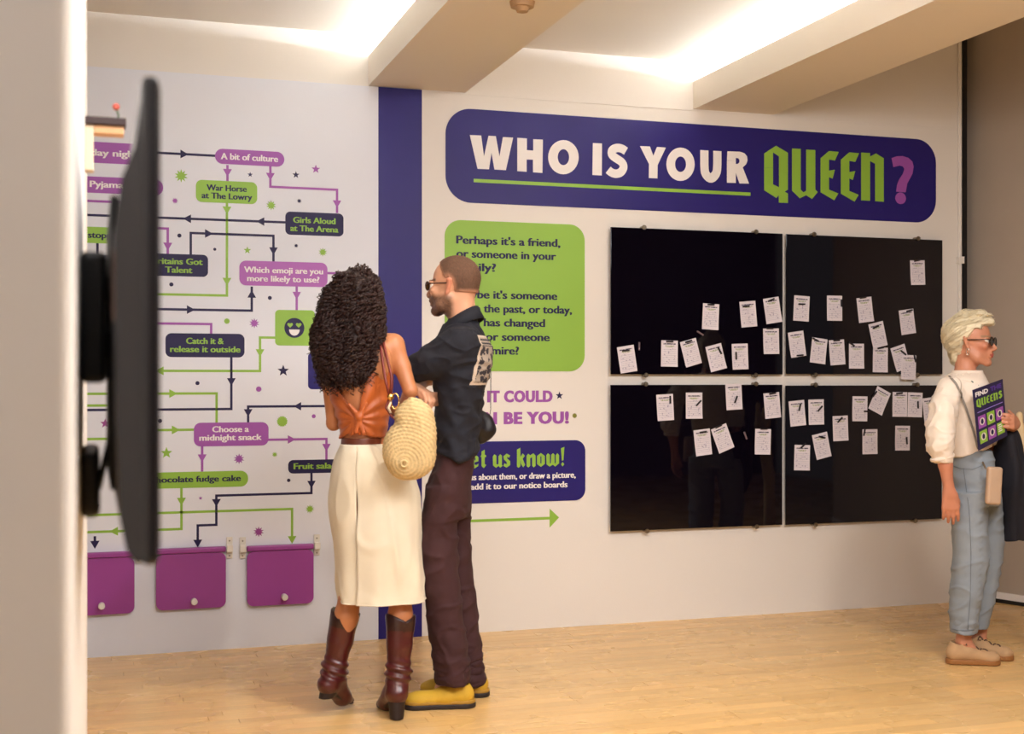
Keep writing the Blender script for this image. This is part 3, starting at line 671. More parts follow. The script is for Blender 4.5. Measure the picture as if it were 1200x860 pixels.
# ---- small shelf further along the partition
ysh = 3.25
sh = empty('wall_shelf', (XS, ysh, 1.8), 'small dark-topped cream shelf on the partition above the television', 'shelf')
zs = H + (HZ - 146) * (ysh * CA + 0) / FPX * 1.02
xo = 0.074
b = MB(); b.bbox(XS, xo, ysh, ysh + 0.062, zs - 0.01, zs + 0.008, 0.002); part(b.build('top_board', mat('dark_wood', (46, 24, 22), 0.5)), sh)
b = MB(); b.bbox(XS, XS + 0.02, ysh + 0.01, ysh + 0.061, zs - 0.12, zs - 0.01, 0.002); part(b.build('side_panel', mat('cream_board', (214, 194, 166), 0.6)), sh)
b = MB(); b.bbox(XS + 0.02, xo - 0.005, ysh + 0.01, ysh + 0.061, zs - 0.03, zs - 0.0105, 0.002); part(b.build('under_board', mat('tan_board', (206, 158, 112), 0.6)), sh)
orn = empty('flower_ornament', (0.055, ysh + 0.06, zs + 0.008), 'tiny red and green flower ornament standing on the dark shelf', 'ornament')
b = MB(); b.cyl((0.055, ysh + .06, zs + 0.008), (0.055, ysh + .06, zs + 0.012), 0.008, n=10); b.tube([(0.055, ysh + .06, zs + 0.01), (0.057, ysh + .06, zs + 0.025), (0.052, ysh + .06, zs + 0.04)], 0.0025, 6); part(b.build('stem', mat('stem_green', (86, 104, 84), 0.6)), orn)
b = MB(); b.ball((0.051, ysh + .06, zs + 0.046), 0.009, n=10); part(b.build('bloom', mat('red_bloom', (190, 84, 68), 0.6), smooth=True), orn)
# smoke detector under the left beam
p = ray(612, 2, 1507 * (BB - H) / (HZ - 2)); b = MB(); b.cyl((p.x, p.y, BB - 0.0005), (p.x, p.y, BB - 0.022), 0.05, 0.045, 24); b.cyl((p.x, p.y, BB - 0.022), (p.x, p.y, BB - 0.04), 0.03, 0.022, 20)
tag(b.build('smoke_detector', mat('aged_plastic', (176, 140, 100), 0.5)), 'round tan smoke detector under the left ceiling beam', 'detector')
# ---------------------------------------------------------------- implicit surface modelling
def rowsmooth(rows, n=120, passes=14):
    """rows: list of tuples, first column is the key (z); returns dense smoothed arrays"""
    R = np.array(sorted(rows), float); z = np.linspace(R[0, 0], R[-1, 0], n)
    out = [np.interp(z, R[:, 0], R[:, i]) for i in range(1, R.shape[1])]
    for _ in range(passes):
        for o in out: o[1:-1] = (o[:-2] + 2 * o[1:-1] + o[2:]) / 4
    return z, out
class Vol:
    def __init__(s, lo, hi, h=0.005):
        s.lo = np.array(lo, float); s.h = h; s.n = np.maximum(4, np.ceil((np.array(hi) - s.lo) / h).astype(int) + 1)
        s.ax = [(s.lo[i] + h * np.arange(s.n[i])).astype('f4') for i in range(3)]
        s.F = np.full(s.n, 0.5, 'f4')
    def _sl(s, lo, hi):
        a = np.clip(np.floor((np.array(lo) - s.lo) / s.h).astype(int), 0, s.n - 1); b = np.clip(np.ceil((np.array(hi) - s.lo) / s.h).astype(int) + 1, 1, s.n)
        sl = tuple(slice(a[i], b[i]) for i in range(3))
        return sl, s.ax[0][sl[0]][:, None, None], s.ax[1][sl[1]][None, :, None], s.ax[2][sl[2]][None, None, :]
    def _mix(s, sl, d, k, sub=False):
        A = s.F[sl]
        if A.size == 0: return
        if sub:
            d = -d
            if k <= 0: s.F[sl] = np.maximum(A, d); return
            hh = np.clip(0.5 - 0.5 * (A - d) / k, 0, 1); s.F[sl] = A * (1 - hh) + d * hh + k * hh * (1 - hh)
        else:
            if k <= 0: s.F[sl] = np.minimum(A, d); return
            hh = np.clip(0.5 + 0.5 * (A - d) / k, 0, 1); s.F[sl] = A * (1 - hh) + d * hh - k * hh * (1 - hh)
    def cone(s, a, b, ra, rb=None, k=0.01, axis=None, sq=1.0, sub=False):
        rb = ra if rb is None else rb; a = np.array(a, float); b = np.array(b, float); R = max(ra, rb) * max(1, sq) + k + 0.012
        sl, X, Y, Z = s._sl(np.minimum(a, b) - R, np.maximum(a, b) + R); d = b - a; dd = max(d @ d, 1e-9)
        px, py, pz = X - a[0], Y - a[1], Z - a[2]
        t = np.clip((px * d[0] + py * d[1] + pz * d[2]) / dd, 0, 1)
        qx, qy, qz = px - t * d[0], py - t * d[1], pz - t * d[2]
        q2 = qx * qx + qy * qy + qz * qz
        if axis is not None:
            u = np.array(axis, float); u /= np.linalg.norm(u); qu = qx * u[0] + qy * u[1] + qz * u[2]
            q2 = np.maximum(q2 - qu * qu, 0) + (qu / sq) ** 2
        s._mix(sl, (np.sqrt(q2) - (ra + (rb - ra) * t)).astype('f4'), k, sub)
    def chain(s, pts, rs, k=0.01, **kw):
        for i in range(len(pts) - 1): s.cone(pts[i], pts[i + 1], rs[i], rs[i + 1], k, **kw)
    def ell(s, c, r, k=0.01, M=None, sub=False):
        """ellipsoid; M: 3 row vectors of its axes"""
        c = np.array(c, float); R = max(r) + k + 0.012; sl, X, Y, Z = s._sl(c - R, c + R); px, py, pz = X - c[0], Y - c[1], Z - c[2]
        M = np.eye(3) if M is None else np.array(M, float)
        l = [(px * M[i, 0] + py * M[i, 1] + pz * M[i, 2]) for i in range(3)]
        k0 = np.sqrt(sum((l[i] / r[i]) ** 2 for i in range(3))) + 1e-6; k1 = np.sqrt(sum((l[i] / r[i] ** 2) ** 2 for i in range(3))) + 1e-6
        s._mix(sl, (k0 * (k0 - 1) / k1).astype('f4'), k, sub)
    def box(s, c, r, k=0.0, M=None, rnd=0.004, sub=False):
        c = np.array(c, float); R = np.linalg.norm(r) + k + 0.012; sl, X, Y, Z = s._sl(c - R, c + R); px, py, pz = X - c[0], Y - c[1], Z - c[2]
        M = np.eye(3) if M is None else np.array(M, float)
        q = [np.abs(px * M[i, 0] + py * M[i, 1] + pz * M[i, 2]) - (r[i] - rnd) for i in range(3)]
        d = np.sqrt(sum(np.maximum(v, 0) ** 2 for v in q)) + np.minimum(np.maximum(np.maximum(q[0], q[1]), q[2]), 0) - rnd
        s._mix(sl, d.astype('f4'), k, sub)
    def slab(s, rows, k=0.02, pw=2.0, rot=0.0):
        """horizontal ellipses stacked in z; rows (z, cx, cy, rx, ry)"""
        z, (cx, cy, rx, ry) = rowsmooth(rows); R = max(rx.max(), ry.max()) + k + 0.02
        sl, X, Y, Z = s._sl((cx.min() - R, cy.min() - R, z[0] - k - 0.01), (cx.max() + R, cy.max() + R, z[-1] + k + 0.01))
        zz = np.ravel(Z); f = lambda a: np.interp(zz, z, a)[None, None, :]
        dx, dy = (X - f(cx)), (Y - f(cy))
        if rot: dx, dy = dx * math.cos(rot) + dy * math.sin(rot), -dx * math.sin(rot) + dy * math.cos(rot)
        rxx, ryy = f(rx), f(ry)
        e = (np.abs(dx / rxx) ** pw + np.abs(dy / ryy) ** pw) ** (1 / pw)
        d = (e - 1) * np.minimum(rxx, ryy)
        vz = np.maximum(z[0] - Z, Z - z[-1]); d = np.where(vz > -0.03, np.maximum(d, vz), d)
        s._mix(sl, d.astype('f4'), k)
    def lens(s, pts, y0, hd, R, k=0.0):
        """inflated shape with outline pts (x,z)"""
        P_ = np.array(pts, float); lo = (P_[:, 0].min() - .02, y0 - hd - .03, P_[:, 1].min() - .02); hi = (P_[:, 0].max() + .02, y0 + hd + .03, P_[:, 1].max() + .02)
        sl, X, Y, Z = s._sl(lo, hi); X2, Z2 = X[:, 0, :] + 0 * Z[0, 0][None, :], Z[0, 0][None, :] + 0 * X[:, 0, :]
        d = np.full(X2.shape, 1e9); sg = np.ones(X2.shape); n = len(P_)
        for i in range(n):
            a, b = P_[i], P_[i - 1]; ex, ez = b - a; wx_, wz_ = X2 - a[0], Z2 - a[1]; t = np.clip((wx_ * ex + wz_ * ez) / (ex * ex + ez * ez), 0, 1)
            d = np.minimum(d, (wx_ - ex * t) ** 2 + (wz_ - ez * t) ** 2)
            c1_, c2, c3 = Z2 >= a[1], Z2 < b[1], ex * wz_ > ez * wx_; fl = (c1_ & c2 & c3) | (~c1_ & ~c2 & ~c3); sg = np.where(fl, -sg, sg)
        d = (sg * np.sqrt(d))[:, None, :]; q = np.clip(-d / R, 0, 1); w_ = hd * np.sqrt(np.clip(1 - (1 - q) ** 2, 0, 1))
        s._mix(sl, np.maximum(d, (np.abs(Y - y0) - w_ - .001) * .75).astype('f4'), k)
    def cut(s, fn):
        """intersect with fn(X,Y,Z) < 0"""
        X, Y, Z = s.ax[0][:, None, None], s.ax[1][None, :, None], s.ax[2][None, None, :]
        s.F = np.maximum(s.F, fn(X, Y, Z)).astype('f4')
    def hollow(s, th, fn):
        """carve the inside where fn(X,Y,Z) < 0"""
        X, Y, Z = s.ax[0][:, None, None], s.ax[1][None, :, None], s.ax[2][None, None, :]
        inner = np.maximum(s.F + th, fn(X, Y, Z)); s.F = np.maximum(s.F, -inner).astype('f4')
    def mesh(s):
        F = s.F; F[0] = F[-1] = 1; F[:, 0] = F[:, -1] = 1; F[:, :, 0] = F[:, :, -1] = 1
        S = F < 0; cnt = np.zeros(np.array(S.shape) - 1, 'i1')
        offs = [(i, j, k) for i in (0, 1) for j in (0, 1) for k in (0, 1)]
        sh = S.shape
        for i, j, k in offs: cnt += S[i:sh[0] - 1 + i, j:sh[1] - 1 + j, k:sh[2] - 1 + k]
        I = np.argwhere((cnt > 0) & (cnt < 8)); vals = {o: F[I[:, 0] + o[0], I[:, 1] + o[1], I[:, 2] + o[2]] for o in offs}
        acc = np.zeros((len(I), 3)); num = np.zeros(len(I))
        for a in offs:
            for d in range(3):
                if a[d]: continue
                b = tuple(a[i] + (i == d) for i in range(3)); fa, fb = vals[a], vals[b]; m = (fa < 0) != (fb < 0)
                t = fa[m] / (fa[m] - fb[m]); p = np.tile(np.array(a, float), (m.sum(), 1)); p[:, d] += t; acc[m] += p; num[m] += 1
        V = s.lo + (I + acc / num[:, None]) * s.h
        idx = np.full(cnt.shape, -1, 'i4'); idx[I[:, 0], I[:, 1], I[:, 2]] = np.arange(len(I)); Q = []
        for d in range(3):
            a = [slice(None)] * 3; b = [slice(None)] * 3; a[d] = slice(0, -1); b[d] = slice(1, None)
            A, B = S[tuple(a)], S[tuple(b)]; E = np.argwhere(A != B); e1, e2 = [(1, 2), (2, 0), (0, 1)][d]
            E = E[(E[:, e1] > 0) & (E[:, e2] > 0) & (E[:, e1] < sh[e1] - 1) & (E[:, e2] < sh[e2] - 1)]
            def g(o1, o2):
                T = E.copy(); T[:, e1] += o1; T[:, e2] += o2; return idx[T[:, 0], T[:, 1], T[:, 2]]
            q = np.stack([g(-1, -1), g(0, -1), g(0, 0), g(-1, 0)], 1); fl = ~A[E[:, 0], E[:, 1], E[:, 2]]; q[fl] = q[fl][:, ::-1]; Q.append(q)
        return V, np.concatenate(Q)
def sample(vol, P_, F=None):
    F = vol.F if F is None else F; g = (P_ - vol.lo) / vol.h; ok = np.all((g > 0) & (g < np.array(F.shape) - 1.001), axis=1); g = np.clip(g, 0, np.array(F.shape) - 1.001)
    i = g.astype(int); f = g - i; out = np.zeros(len(P_))
    for a in (0, 1):
        for b in (0, 1):
            for c in (0, 1):
                out += F[i[:, 0] + a, i[:, 1] + b, i[:, 2] + c] * np.where(a, f[:, 0], 1 - f[:, 0]) * np.where(b, f[:, 1], 1 - f[:, 1]) * np.where(c, f[:, 2], 1 - f[:, 2])
    return np.where(ok, out, 1.0)
def tuck(V, vol, F, mask, depth=.014, reach=.05):
    """pull body vertices that lie under a garment inside it"""
    for _ in range(8):
        d = sample(vol, V, F); m_ = mask & (d > -depth) & (d < reach)
        if not m_.any(): break
        e = .006; G = np.stack([sample(vol, V[m_] + np.eye(3)[k] * e, F) - sample(vol, V[m_] - np.eye(3)[k] * e, F) for k in range(3)], 1) / (2 * e)
        G /= (np.linalg.norm(G, axis=1) ** 2)[:, None] + 1e-3
        V[m_] -= np.clip(G, -3, 3) * (d[m_] + depth)[:, None] * .8
    return V
def retuck(o, vol, F, mask_fn, **kw):
    n = len(o.data.vertices); c = np.empty(n * 3, 'f4'); o.data.vertices.foreach_get('co', c); V = c.reshape(-1, 3).astype(float); V = tuck(V, vol, F, mask_fn(V), **kw)
    o.data.vertices.foreach_set('co', V.astype('f4').ravel()); o.data.update()
def relax(V, Q, it=2, f=0.5):
    E = np.concatenate([Q[:, [0, 1]], Q[:, [1, 2]], Q[:, [2, 3]], Q[:, [3, 0]]]); n = len(V)
    for _ in range(it):
        A = np.zeros_like(V); c = np.zeros(n)
        for x, y in ((0, 1), (1, 0)):
            for d in range(3): A[:, d] += np.bincount(E[:, x], V[E[:, y], d], n)
            c += np.bincount(E[:, x], minlength=n)
        V = V * (1 - f) + f * A / np.maximum(c, 1)[:, None]
    return V
def vnormals(V, Q):
    n = np.cross(V[Q[:, 2]] - V[Q[:, 0]], V[Q[:, 3]] - V[Q[:, 1]]); N = np.zeros_like(V)
    for i in range(4):
        for d in range(3): N[:, d] += np.bincount(Q[:, i], n[:, d], len(V))
    return N / (np.linalg.norm(N, axis=1)[:, None] + 1e-12)
def nz(P, scale=(1, 1, 1), off=0.0):
    s_ = scale; f = noise.noise
    return np.array([f(Vector((p[0] * s_[0] + off, p[1] * s_[1] + off * 0.7, p[2] * s_[2] - off))) for p in P])
def crease(P, scale, off=0.0, w=.22):
    return np.clip(1 - np.abs(nz(P, scale, off)) / w, 0, 1) ** 1.5
def qmesh(name, V, Q, m, parent=None, col=None, loc=None):
    me = bpy.data.meshes.new(name); me.vertices.add(len(V)); me.vertices.foreach_set('co', V.astype('f4').ravel())
    k = Q.shape[1]; me.loops.add(len(Q) * k); me.loops.foreach_set('vertex_index', Q.astype('i4').ravel()); me.polygons.add(len(Q))
    me.polygons.foreach_set('loop_start', np.arange(0, len(Q) * k, k, dtype='i4')); me.update(calc_edges=True)
    me.polygons.foreach_set('use_smooth', np.ones(len(Q), bool))
    if col is not None:
        c = me.color_attributes.new('Col', 'FLOAT_COLOR', 'POINT'); c.data.foreach_set('color', np.concatenate([col, np.ones((len(V), 1))], 1).astype('f4').ravel())
    return link(name, me, m, parent, loc)

class Pers:
    """local frame of a figure: x to the camera's right, y away, z up; P() turns a photo point at depth offset dz into it"""
    def __init__(s, px0, Z0): s.px0, s.Z0 = px0, Z0; s.o = ray(px0, HZ, Z0); s.o.z = 0; s.rx = (px0 - 600) / FPX * Z0
    def P(s, px, py, dz=0.0):
        Z = s.Z0 + dz; return np.array([(px - 600) / FPX * Z - s.rx, dz, H - (py - HZ) * Z / FPX])
    def r(s, px, dz=0.0): return px * (s.Z0 + dz) / FPX
    def row(s, py, xl, xr, dz, ry):
        a, b = s.P(xl, py, dz), s.P(xr, py, dz); return (a[2], (a[0] + b[0]) / 2, dz, (b[0] - a[0]) / 2, ry)
    def rows(s, L): return [s.row(*l) for l in L]
    def root(s, label): return empty('person', s.o, label, 'person', -AL)
    def world(s, v): return Matrix.Translation(s.o) @ Matrix.Rotation(-AL, 4, 'Z') @ Vector(v)
    def thing(s, name, o, label, cat, group=None):
        """make a locally modelled mesh a top-level thing standing at its own base"""
        me = o.data; n = len(me.vertices); c = np.empty(n * 3, 'f4'); me.vertices.foreach_get('co', c); c = c.reshape(-1, 3)
        b = np.array([(c[:, 0].min() + c[:, 0].max()) / 2, (c[:, 1].min() + c[:, 1].max()) / 2, c[:, 2].min()])
        me.vertices.foreach_set('co', (c - b).ravel().astype('f4')); me.update(); o.parent = None
        o.location = s.world(b); o.rotation_euler = (0, 0, -AL); tag(o, label, cat, group); return b

def unit(v): v = np.array(v, float); return v / np.linalg.norm(v)
class Head:
    """c: centre at eye level; F: forward; U: up"""
    def __init__(s, c, F, U=(0, 0, 1), sc_=1.0):
        s.c = np.array(c, float); s.F = unit(F); s.U = unit(np.array(U, float) - s.F * np.dot(U, s.F)); s.R = np.cross(s.F, s.U); s.s = sc_; s.M = [s.F, s.R, s.U]
    def p(s, f, r, u): return s.c + s.s * (f * s.F + r * s.R + u * s.U)
    def loc(s, V): q = (V - s.c) / s.s; return q @ s.F, q @ s.R, q @ s.U
    def add(s, v, neck, nr=0.052, fem=False, jaw=1.0):
        S = s.s; E = lambda c, r, k=0.012, sub=False: v.ell(s.p(*c), [x * S for x in r], k, s.M, sub)
        E((-.012, 0, .028), (.096, .075, .088), 0.0)
        E((.028, 0, -.03), (.062, .060, .078), 0.02)
        for q in (-1, 1):
            v.cone(s.p(0.005, q * .050, -.05), s.p(.035, q * .042, -.078), .022 * S, .02 * S, .015)
            v.cone(s.p(.035, q * .042, -.078), s.p(.07, q * .014, -.1), .019 * S, .016 * S, .015)
            E((.064, q * .043, -.022), (.022, .02, .018), .012)
            E((.093, q * .031, .002), (.014, .017, .012), .008, True)
            E((.077, q * .031, 0), (.0135, .0135, .0125), .002)
            E((.083, q * .031, .0105), (.009, .016, .004), .004); E((.083, q * .031, -.011), (.008, .014, .003), .004)
            v.cone(s.p(.084, q * .045, .019), s.p(.090, q * .014, .019), .0055 * S, .007 * S, .008)
            v.cone(s.p(-.002, q * .072, -.025), s.p(-.012, q * .083, .022), .006 * S, .008 * S, .004, axis=s.F, sq=1.6)
            v.cone(s.p(.004, q * .074, -.034), s.p(.000, q * .076, -.028), .006 * S, .006 * S, .004)
            E((.001, q * .088, .004), (.008, .006, .014), .004, True)
            E((.1, q * .013, -.039), (.010, .007, .0075), .004)
        v.cone(s.p(.083, 0, .006), s.p(.106, 0, -.03), .0075 * S, .0095 * S, .008); E((.107, 0, -.034), (.011, .0095, .009), .005)
        E((.074, 0, -.101), (.018, .02, .016), .012)
        E((.082, 0, -.062), (.016, .027, .02), .012)
        E((.093, 0, -.0605), (.0085, .023, .0055), .003); E((.0915, 0, -.0715), (.0085, .02, .006), .003)
        v.cone(s.p(.09, -.026, -.066), s.p(.09, .026, -.066), .0018, .0018, .003, sub=True)
        v.cone(s.p(-.03, 0, -.055), neck, nr * S, nr * 1.08, .03)
def hand(v, W, Dr, Nn, Th, curl=(0.3, 0.5, 0.4), spread=0.10, s=1.0, thumb=(0.6, 0.3), k=0.006, fists=None):
    """W wrist, Dr finger direction, Nn palm normal (curl side), Th thumb side"""
    W = np.array(W, float); Dr = unit(Dr); Nn = unit(np.array(Nn) - Dr * np.dot(Nn, Dr)); Th = unit(np.array(Th) - Dr * np.dot(Th, Dr) - Nn * np.dot(Th, Nn))
    L = [0.070, 0.078, 0.073, 0.058]; tips = []
    for i in range(4):
        o = (1.5 - i) * 0.0195 * s; kn = W + Dr * (0.088 - 0.004 * abs(i - 1)) * s + Th * o
        v.cone(W + Th * o * 0.55 + Dr * 0.012, kn, 0.0145 * s, 0.0115 * s, 0.012)
        d = unit(Dr + Th * (1.5 - i) * spread); p = kn; r = [0.0098, 0.0090, 0.0082, 0.0072][0:4]; ang = 0
        seg = [L[i] * 0.45, L[i] * 0.31, L[i] * 0.24]
        for j in range(3):
            ang += (curl[j] if fists is None else fists[i][j]); q = p + (d * math.cos(ang) + Nn * math.sin(ang)) * seg[j] * s
            v.cone(p, q, r[j] * s, r[j + 1] * s, 0.003 if j or i == 99 else 0.005); p = q
        tips.append(p)
    b = W + Th * 0.022 * s + Dr * 0.025 * s; a = W + Th * 0.008 * s + Dr * 0.008 * s
    v.cone(a, b, 0.017 * s, 0.015 * s, 0.012)
    m_ = b + (Dr * math.cos(thumb[0]) + Th * math.sin(thumb[0]) + Nn * 0.25) * 0.034 * s; v.cone(b, m_, 0.0135 * s, 0.011 * s, 0.008)
    t = m_ + (Dr * math.cos(thumb[1]) + Th * math.sin(thumb[1]) + Nn * 0.35) * 0.03 * s; v.cone(m_, t, 0.0108 * s, 0.0085 * s, 0.004)
    v.cone(W - Dr * 0.02, W + Dr * 0.02 * s, 0.0235 * s, 0.026 * s, 0.01, axis=Nn, sq=0.72)
    return tips
def skinmat(name): return mat(name, (200, 150, 120), 0.5, attr='Col', bump=0.05, bscale=300, var=0.03, vscale=30)
def blend(col, mask, rgb):
    m = np.clip(mask, 0, 1)[:, None]; return col * (1 - m) + np.array(lin(rgb)) * m
def sm(x, a, b): t = np.clip((x - a) / (b - a), 0, 1); return t * t * (3 - 2 * t)
def facecol(V, hd, skin, lips=(170, 90, 82), iris=(70, 50, 35), brow=None, flush=None):
    col = np.tile(np.array(lin(skin)), (len(V), 1)); f, r, u = hd.loc(V)
    for q in (-1, 1):
        de = np.sqrt((f - .077) ** 2 + (r - q * .031) ** 2 + u ** 2); inn = de < .0139
        col = blend(col, inn * (np.abs(u) < .009), (235, 228, 220)); ir = inn & (np.sqrt((r - q * .031) ** 2 + u ** 2) < .0062); col = blend(col, ir * 1.0, iris)
        if brow: col = blend(col, ((np.abs(u - .022) < .0045) & (np.abs(r - q * .032) < .021) & (f > .05)) * 0.85, brow)
    lm = (f > .08) & (np.abs(r) < .024 - 1.2 * np.abs(u + .066)) & (np.abs(u + .066) < .0125); col = blend(col, lm * 0.8, lips)
    return col
# ================================================================ the man in the dark shirt
m = Pers(530, 5.2); P = m.P
root = m.root('bearded man in dark shirt and brown trousers standing beside the woman, arms folded')
FM = unit((-.95, .30, 0)); hm = Head(P(531.5, 335, 0), FM, (-.04, 0, 1), 1.0)
v = Vol((-.42, -.42, 0.0), (.32, .40, 1.86), 0.005)
hm.add(v, P(543, 388, 0), .056)
# torso (under the shirt)
v.slab(m.rows([(384, 526, 559, 0, .06), (396, 514, 570, 0, .155), (425, 511, 572, 0, .15), (455, 513, 566, 0, .14), (490, 515, 558, 0, .12), (530, 518, 552, 0, .11), (560, 510, 546, 0, .12)]), .03)
SL, SR = P(537, 400, -.155), P(549, 400, .155)
EL = P(476, 434, -.09); WL = P(486, 441, .12); ER = P(492, 446, .2); WR = P(483, 451.5, -.09)
for S_, E_, W_ in ((SL, EL, WL), (SR, ER, WR)):
    v.cone(S_, E_, .047, .037, .03); v.cone(E_, W_, .037, .025, .012)
tips = hand(v, WR, unit(P(501, 462, -.13) - WR), (.35, -.3, -.9), (.35, -.5, .6), curl=(.6, .85, .6), s=1.0, thumb=(.25, .0))
hand(v, WL, unit(P(505, 440, .2) - WL), (0, 1, 0), (0, 0, 1), curl=(.3, .4, .3))
# legs
for (h_, k_, a_) in ((P(520, 556, -.075), P(518, 680, -.085), P(531, 797, -.07)), (P(536, 556, .085), P(537, 675, .1), P(553, 797, .1))):
    v.cone(h_, k_, .075, .052, .03); v.cone(k_, a_, .05, .036, .03); v.cone(a_, a_ + np.array([-.05, 0, -.03]), .030, .024, .02)
V, Q = v.mesh(); V = relax(V, Q, 1)
col = facecol(V, hm, (206, 150, 118), (160, 92, 84), (70, 60, 50), (70, 48, 34))
f, r, u = hm.loc(V)
inh = (V[:, 2] > 1.4)
beard = sm(-u, .028, .05) * sm(f, -.03, -.005) * sm(.122 + 0 * f, 0, .1) * (u > -.135) * inh * (1 - ((f > .08) & (np.abs(u + .066) < .008) & (np.abs(r) < .02)))
mous = ((u < -.042) & (u > -.06) & (f > .08) & (np.abs(r) < .03))
beard = np.maximum(beard, mous * 0.9) * (1 - sm(-u, .118, .135))
nn_ = nz(V, (260, 260, 260)); col = blend(col, beard * (0.72 + 0.25 * nn_), (62, 42, 32))
col = blend(col, inh * sm(np.abs(r), .07, .078) * (u < .03) * (u > -.045) * (f < .03) * (f > -.03) * .45, (190, 95, 75))
N = vnormals(V, Q); V = V + N * (beard * (0.004 + 0.0015 * nn_))[:, None]
M_SKIN = skinmat('skin')
body = qmesh('body', V, Q, M_SKIN, root, col)
# hair : close-cropped cap
hv = Vol(hm.c - .14, hm.c + .15, 0.0035)
hv.ell(hm.p(-.014, 0, .032), (.1, .0795, .091), 0, hm.M)
hv.cone(hm.p(-.045, 0, -.03), hm.p(-.06, 0, -.055), .052, .046, .03)
def hairline(X, Y, Z):
    q = [X - hm.c[0], Y - hm.c[1], Z - hm.c[2]]; f = q[0] * hm.F[0] + q[1] * hm.F[1] + q[2] * hm.F[2]; u = q[0] * hm.U[0] + q[1] * hm.U[1] + q[2] * hm.U[2]; r = np.abs(q[0] * hm.R[0] + q[1] * hm.R[1] + q[2] * hm.R[2])
    a = f - (.056 + .0 * u)                       # front limit
    b = (.062 - u) - np.clip((.03 - f) * 1.6, -.2, .092) - .0   # temple line down to the sideburn
    c_ = (-.078 - u)                               # nape
    ear = .024 - np.sqrt((f + .002) ** 2 + (u + .005) ** 2 * .5) ; ear = np.where(r > .05, ear, -1)
    return np.maximum(np.maximum(np.maximum(a, b), c_), ear)
hv.cut(hairline)
V, Q = hv.mesh(); V = relax(V, Q, 1); n_ = nz(V, (150, 150, 60)); N = vnormals(V, Q); V = V + N * (n_ * .0016)[:, None]
f, r, u = hm.loc(V)
col = np.tile(np.array(lin((92, 62, 43))), (len(V), 1)); col = col * (1 + .35 * nz(V, (300, 300, 120)))[:, None]; col = blend(col, (1 - sm(u, -.05, .04)) * .35, (74, 50, 36)); hd__ = hairline(V[:, 0], V[:, 1], V[:, 2]); col = blend(col, sm(hd__, -.02, .0) * .8, (190, 132, 100))
qmesh('hair', V, Q, mat('cropped_hair', (110, 76, 52), .75, attr='Col', bump=.4, bscale=500), root, col)
# glasses
M_FRAME = mat('tortoise_frame', (58, 30, 20), .3); M_LENS = mat('tinted_lens', (70, 50, 24), .08)
def glasses(hd, root, frame, lens, wr=.021, hr=.0175, nm='glasses', dz_=.0, lensmat=None):
    b = MB()
    for q in (-1, 1):
        pts = [hd.p(.1, q * .033 + wr * math.cos(t), dz_ + hr * math.sin(t)) for t in np.linspace(0, 2 * PI, 25)]
        b.tube(pts, .0024, 6)
        b.tube([hd.p(.1, q * (.033 + wr), dz_ + .006), hd.p(.088, q * .068, dz_ + .008), hd.p(.05, q * .0745, dz_ + .008), hd.p(0, q * .079, dz_ + .008), hd.p(-.012, q * .0795, dz_ - .004)], .0026, 6)
    b.tube([hd.p(.1, -.012, dz_ + .004), hd.p(.104, 0, dz_ + .006), hd.p(.1, .012, dz_ + .004)], .0024, 6)
    o = b.build(nm, frame, root, True)
    for q in (-1, 1):
        l = MB(); pts = [hd.p(.1, q * .033 + wr * math.cos(t), dz_ + hr * math.sin(t)) for t in np.linspace(0, 2 * PI, 25)[:-1]]; back = [hd.p(.0985, q * .033 + wr * math.cos(t), dz_ + hr * math.sin(t)) for t in np.linspace(0, 2 * PI, 25)[:-1]]
        n = len(pts); l.add(pts + back, [tuple(range(n)), tuple(range(n, 2 * n))[::-1]]); l.build('lens', lens, o)
    return o
glasses(hm, root, M_FRAME, M_LENS)
# shirt
M_SHIRT = mat('navy_cotton', (17, 18, 30), .85, bump=.12, bscale=400, var=.08, vscale=12)
v = Vol((-.30, -.34, .62), (.26, .36, 1.62), 0.005)
v.slab(m.rows([(368, 528, 557, 0, .055), (377, 524, 558.5, 0, .07), (384, 519, 562.5, 0, .10), (394, 512, 571, 0, .165), (412, 508.5, 575.5, 0, .185), (437, 508.5, 574.8, 0, .18), (457, 509, 567.5, 0, .165), (480, 510, 562.5, 0, .15), (505, 510.5, 561.5, 0, .155), (530, 510.5, 561.5, 0, .17), (548, 510.5, 561.5, 0, .172)]), 0)
v.cone(SL + (0, 0, -.005), P(505, 423, -.125), .064, .060, .045); v.cone(P(505, 423, -.125), P(487, 433, -.10), .060, .054, .02)
v.cone(SR, P(508, 425, .19), .062, .06, .045); v.cone(P(508, 425, .19), P(494, 440, .2), .06, .056, .02)
hx = P(0, 0)[0]
def hem(X, Y, Z):
    xs = [P(x, 530)[0] for x in (508, 524, 540, 553, 564)]; zs = [P(530, y)[2] for y in (525.5, 532, 538.5, 537, 522)]
    return np.interp(np.ravel(X), xs, zs)[:, None, None] - Z
v.cut(hem)
sd = unit(P(487, 433, -.10) - SL)
def slv(X, Y, Z): return np.where((X < P(506, 430)[0]) & (Z > .0), (X * sd[0] + Y * sd[1] + Z * sd[2]) - (P(483, 435, -.10) @ sd), -1)
v.cut(slv)
retuck(body, v, v.F.copy(), lambda V_: (V_[:, 2] > P(0, 530)[2]) & (V_[:, 2] < P(0, 374)[2]) & (V_[:, 0] > P(508, 0)[0] - .0) & ~((V_[:, 2] < P(0, 445)[2]) & (V_[:, 0] < P(513, 0)[0]) & (V_[:, 1] < -.1)), depth=.016)
v.hollow(.007, lambda X, Y, Z: np.maximum(hem(X, Y, Z) - .0, Z - 1.02))
V, Q = v.mesh(); V = relax(V, Q, 2); N = vnormals(V, Q)
fold = nz(V, (6, 6, 22), 3) * .007 + nz(V, (14, 14, 9), 9) * .005 + nz(V, (30, 30, 26)) * .002
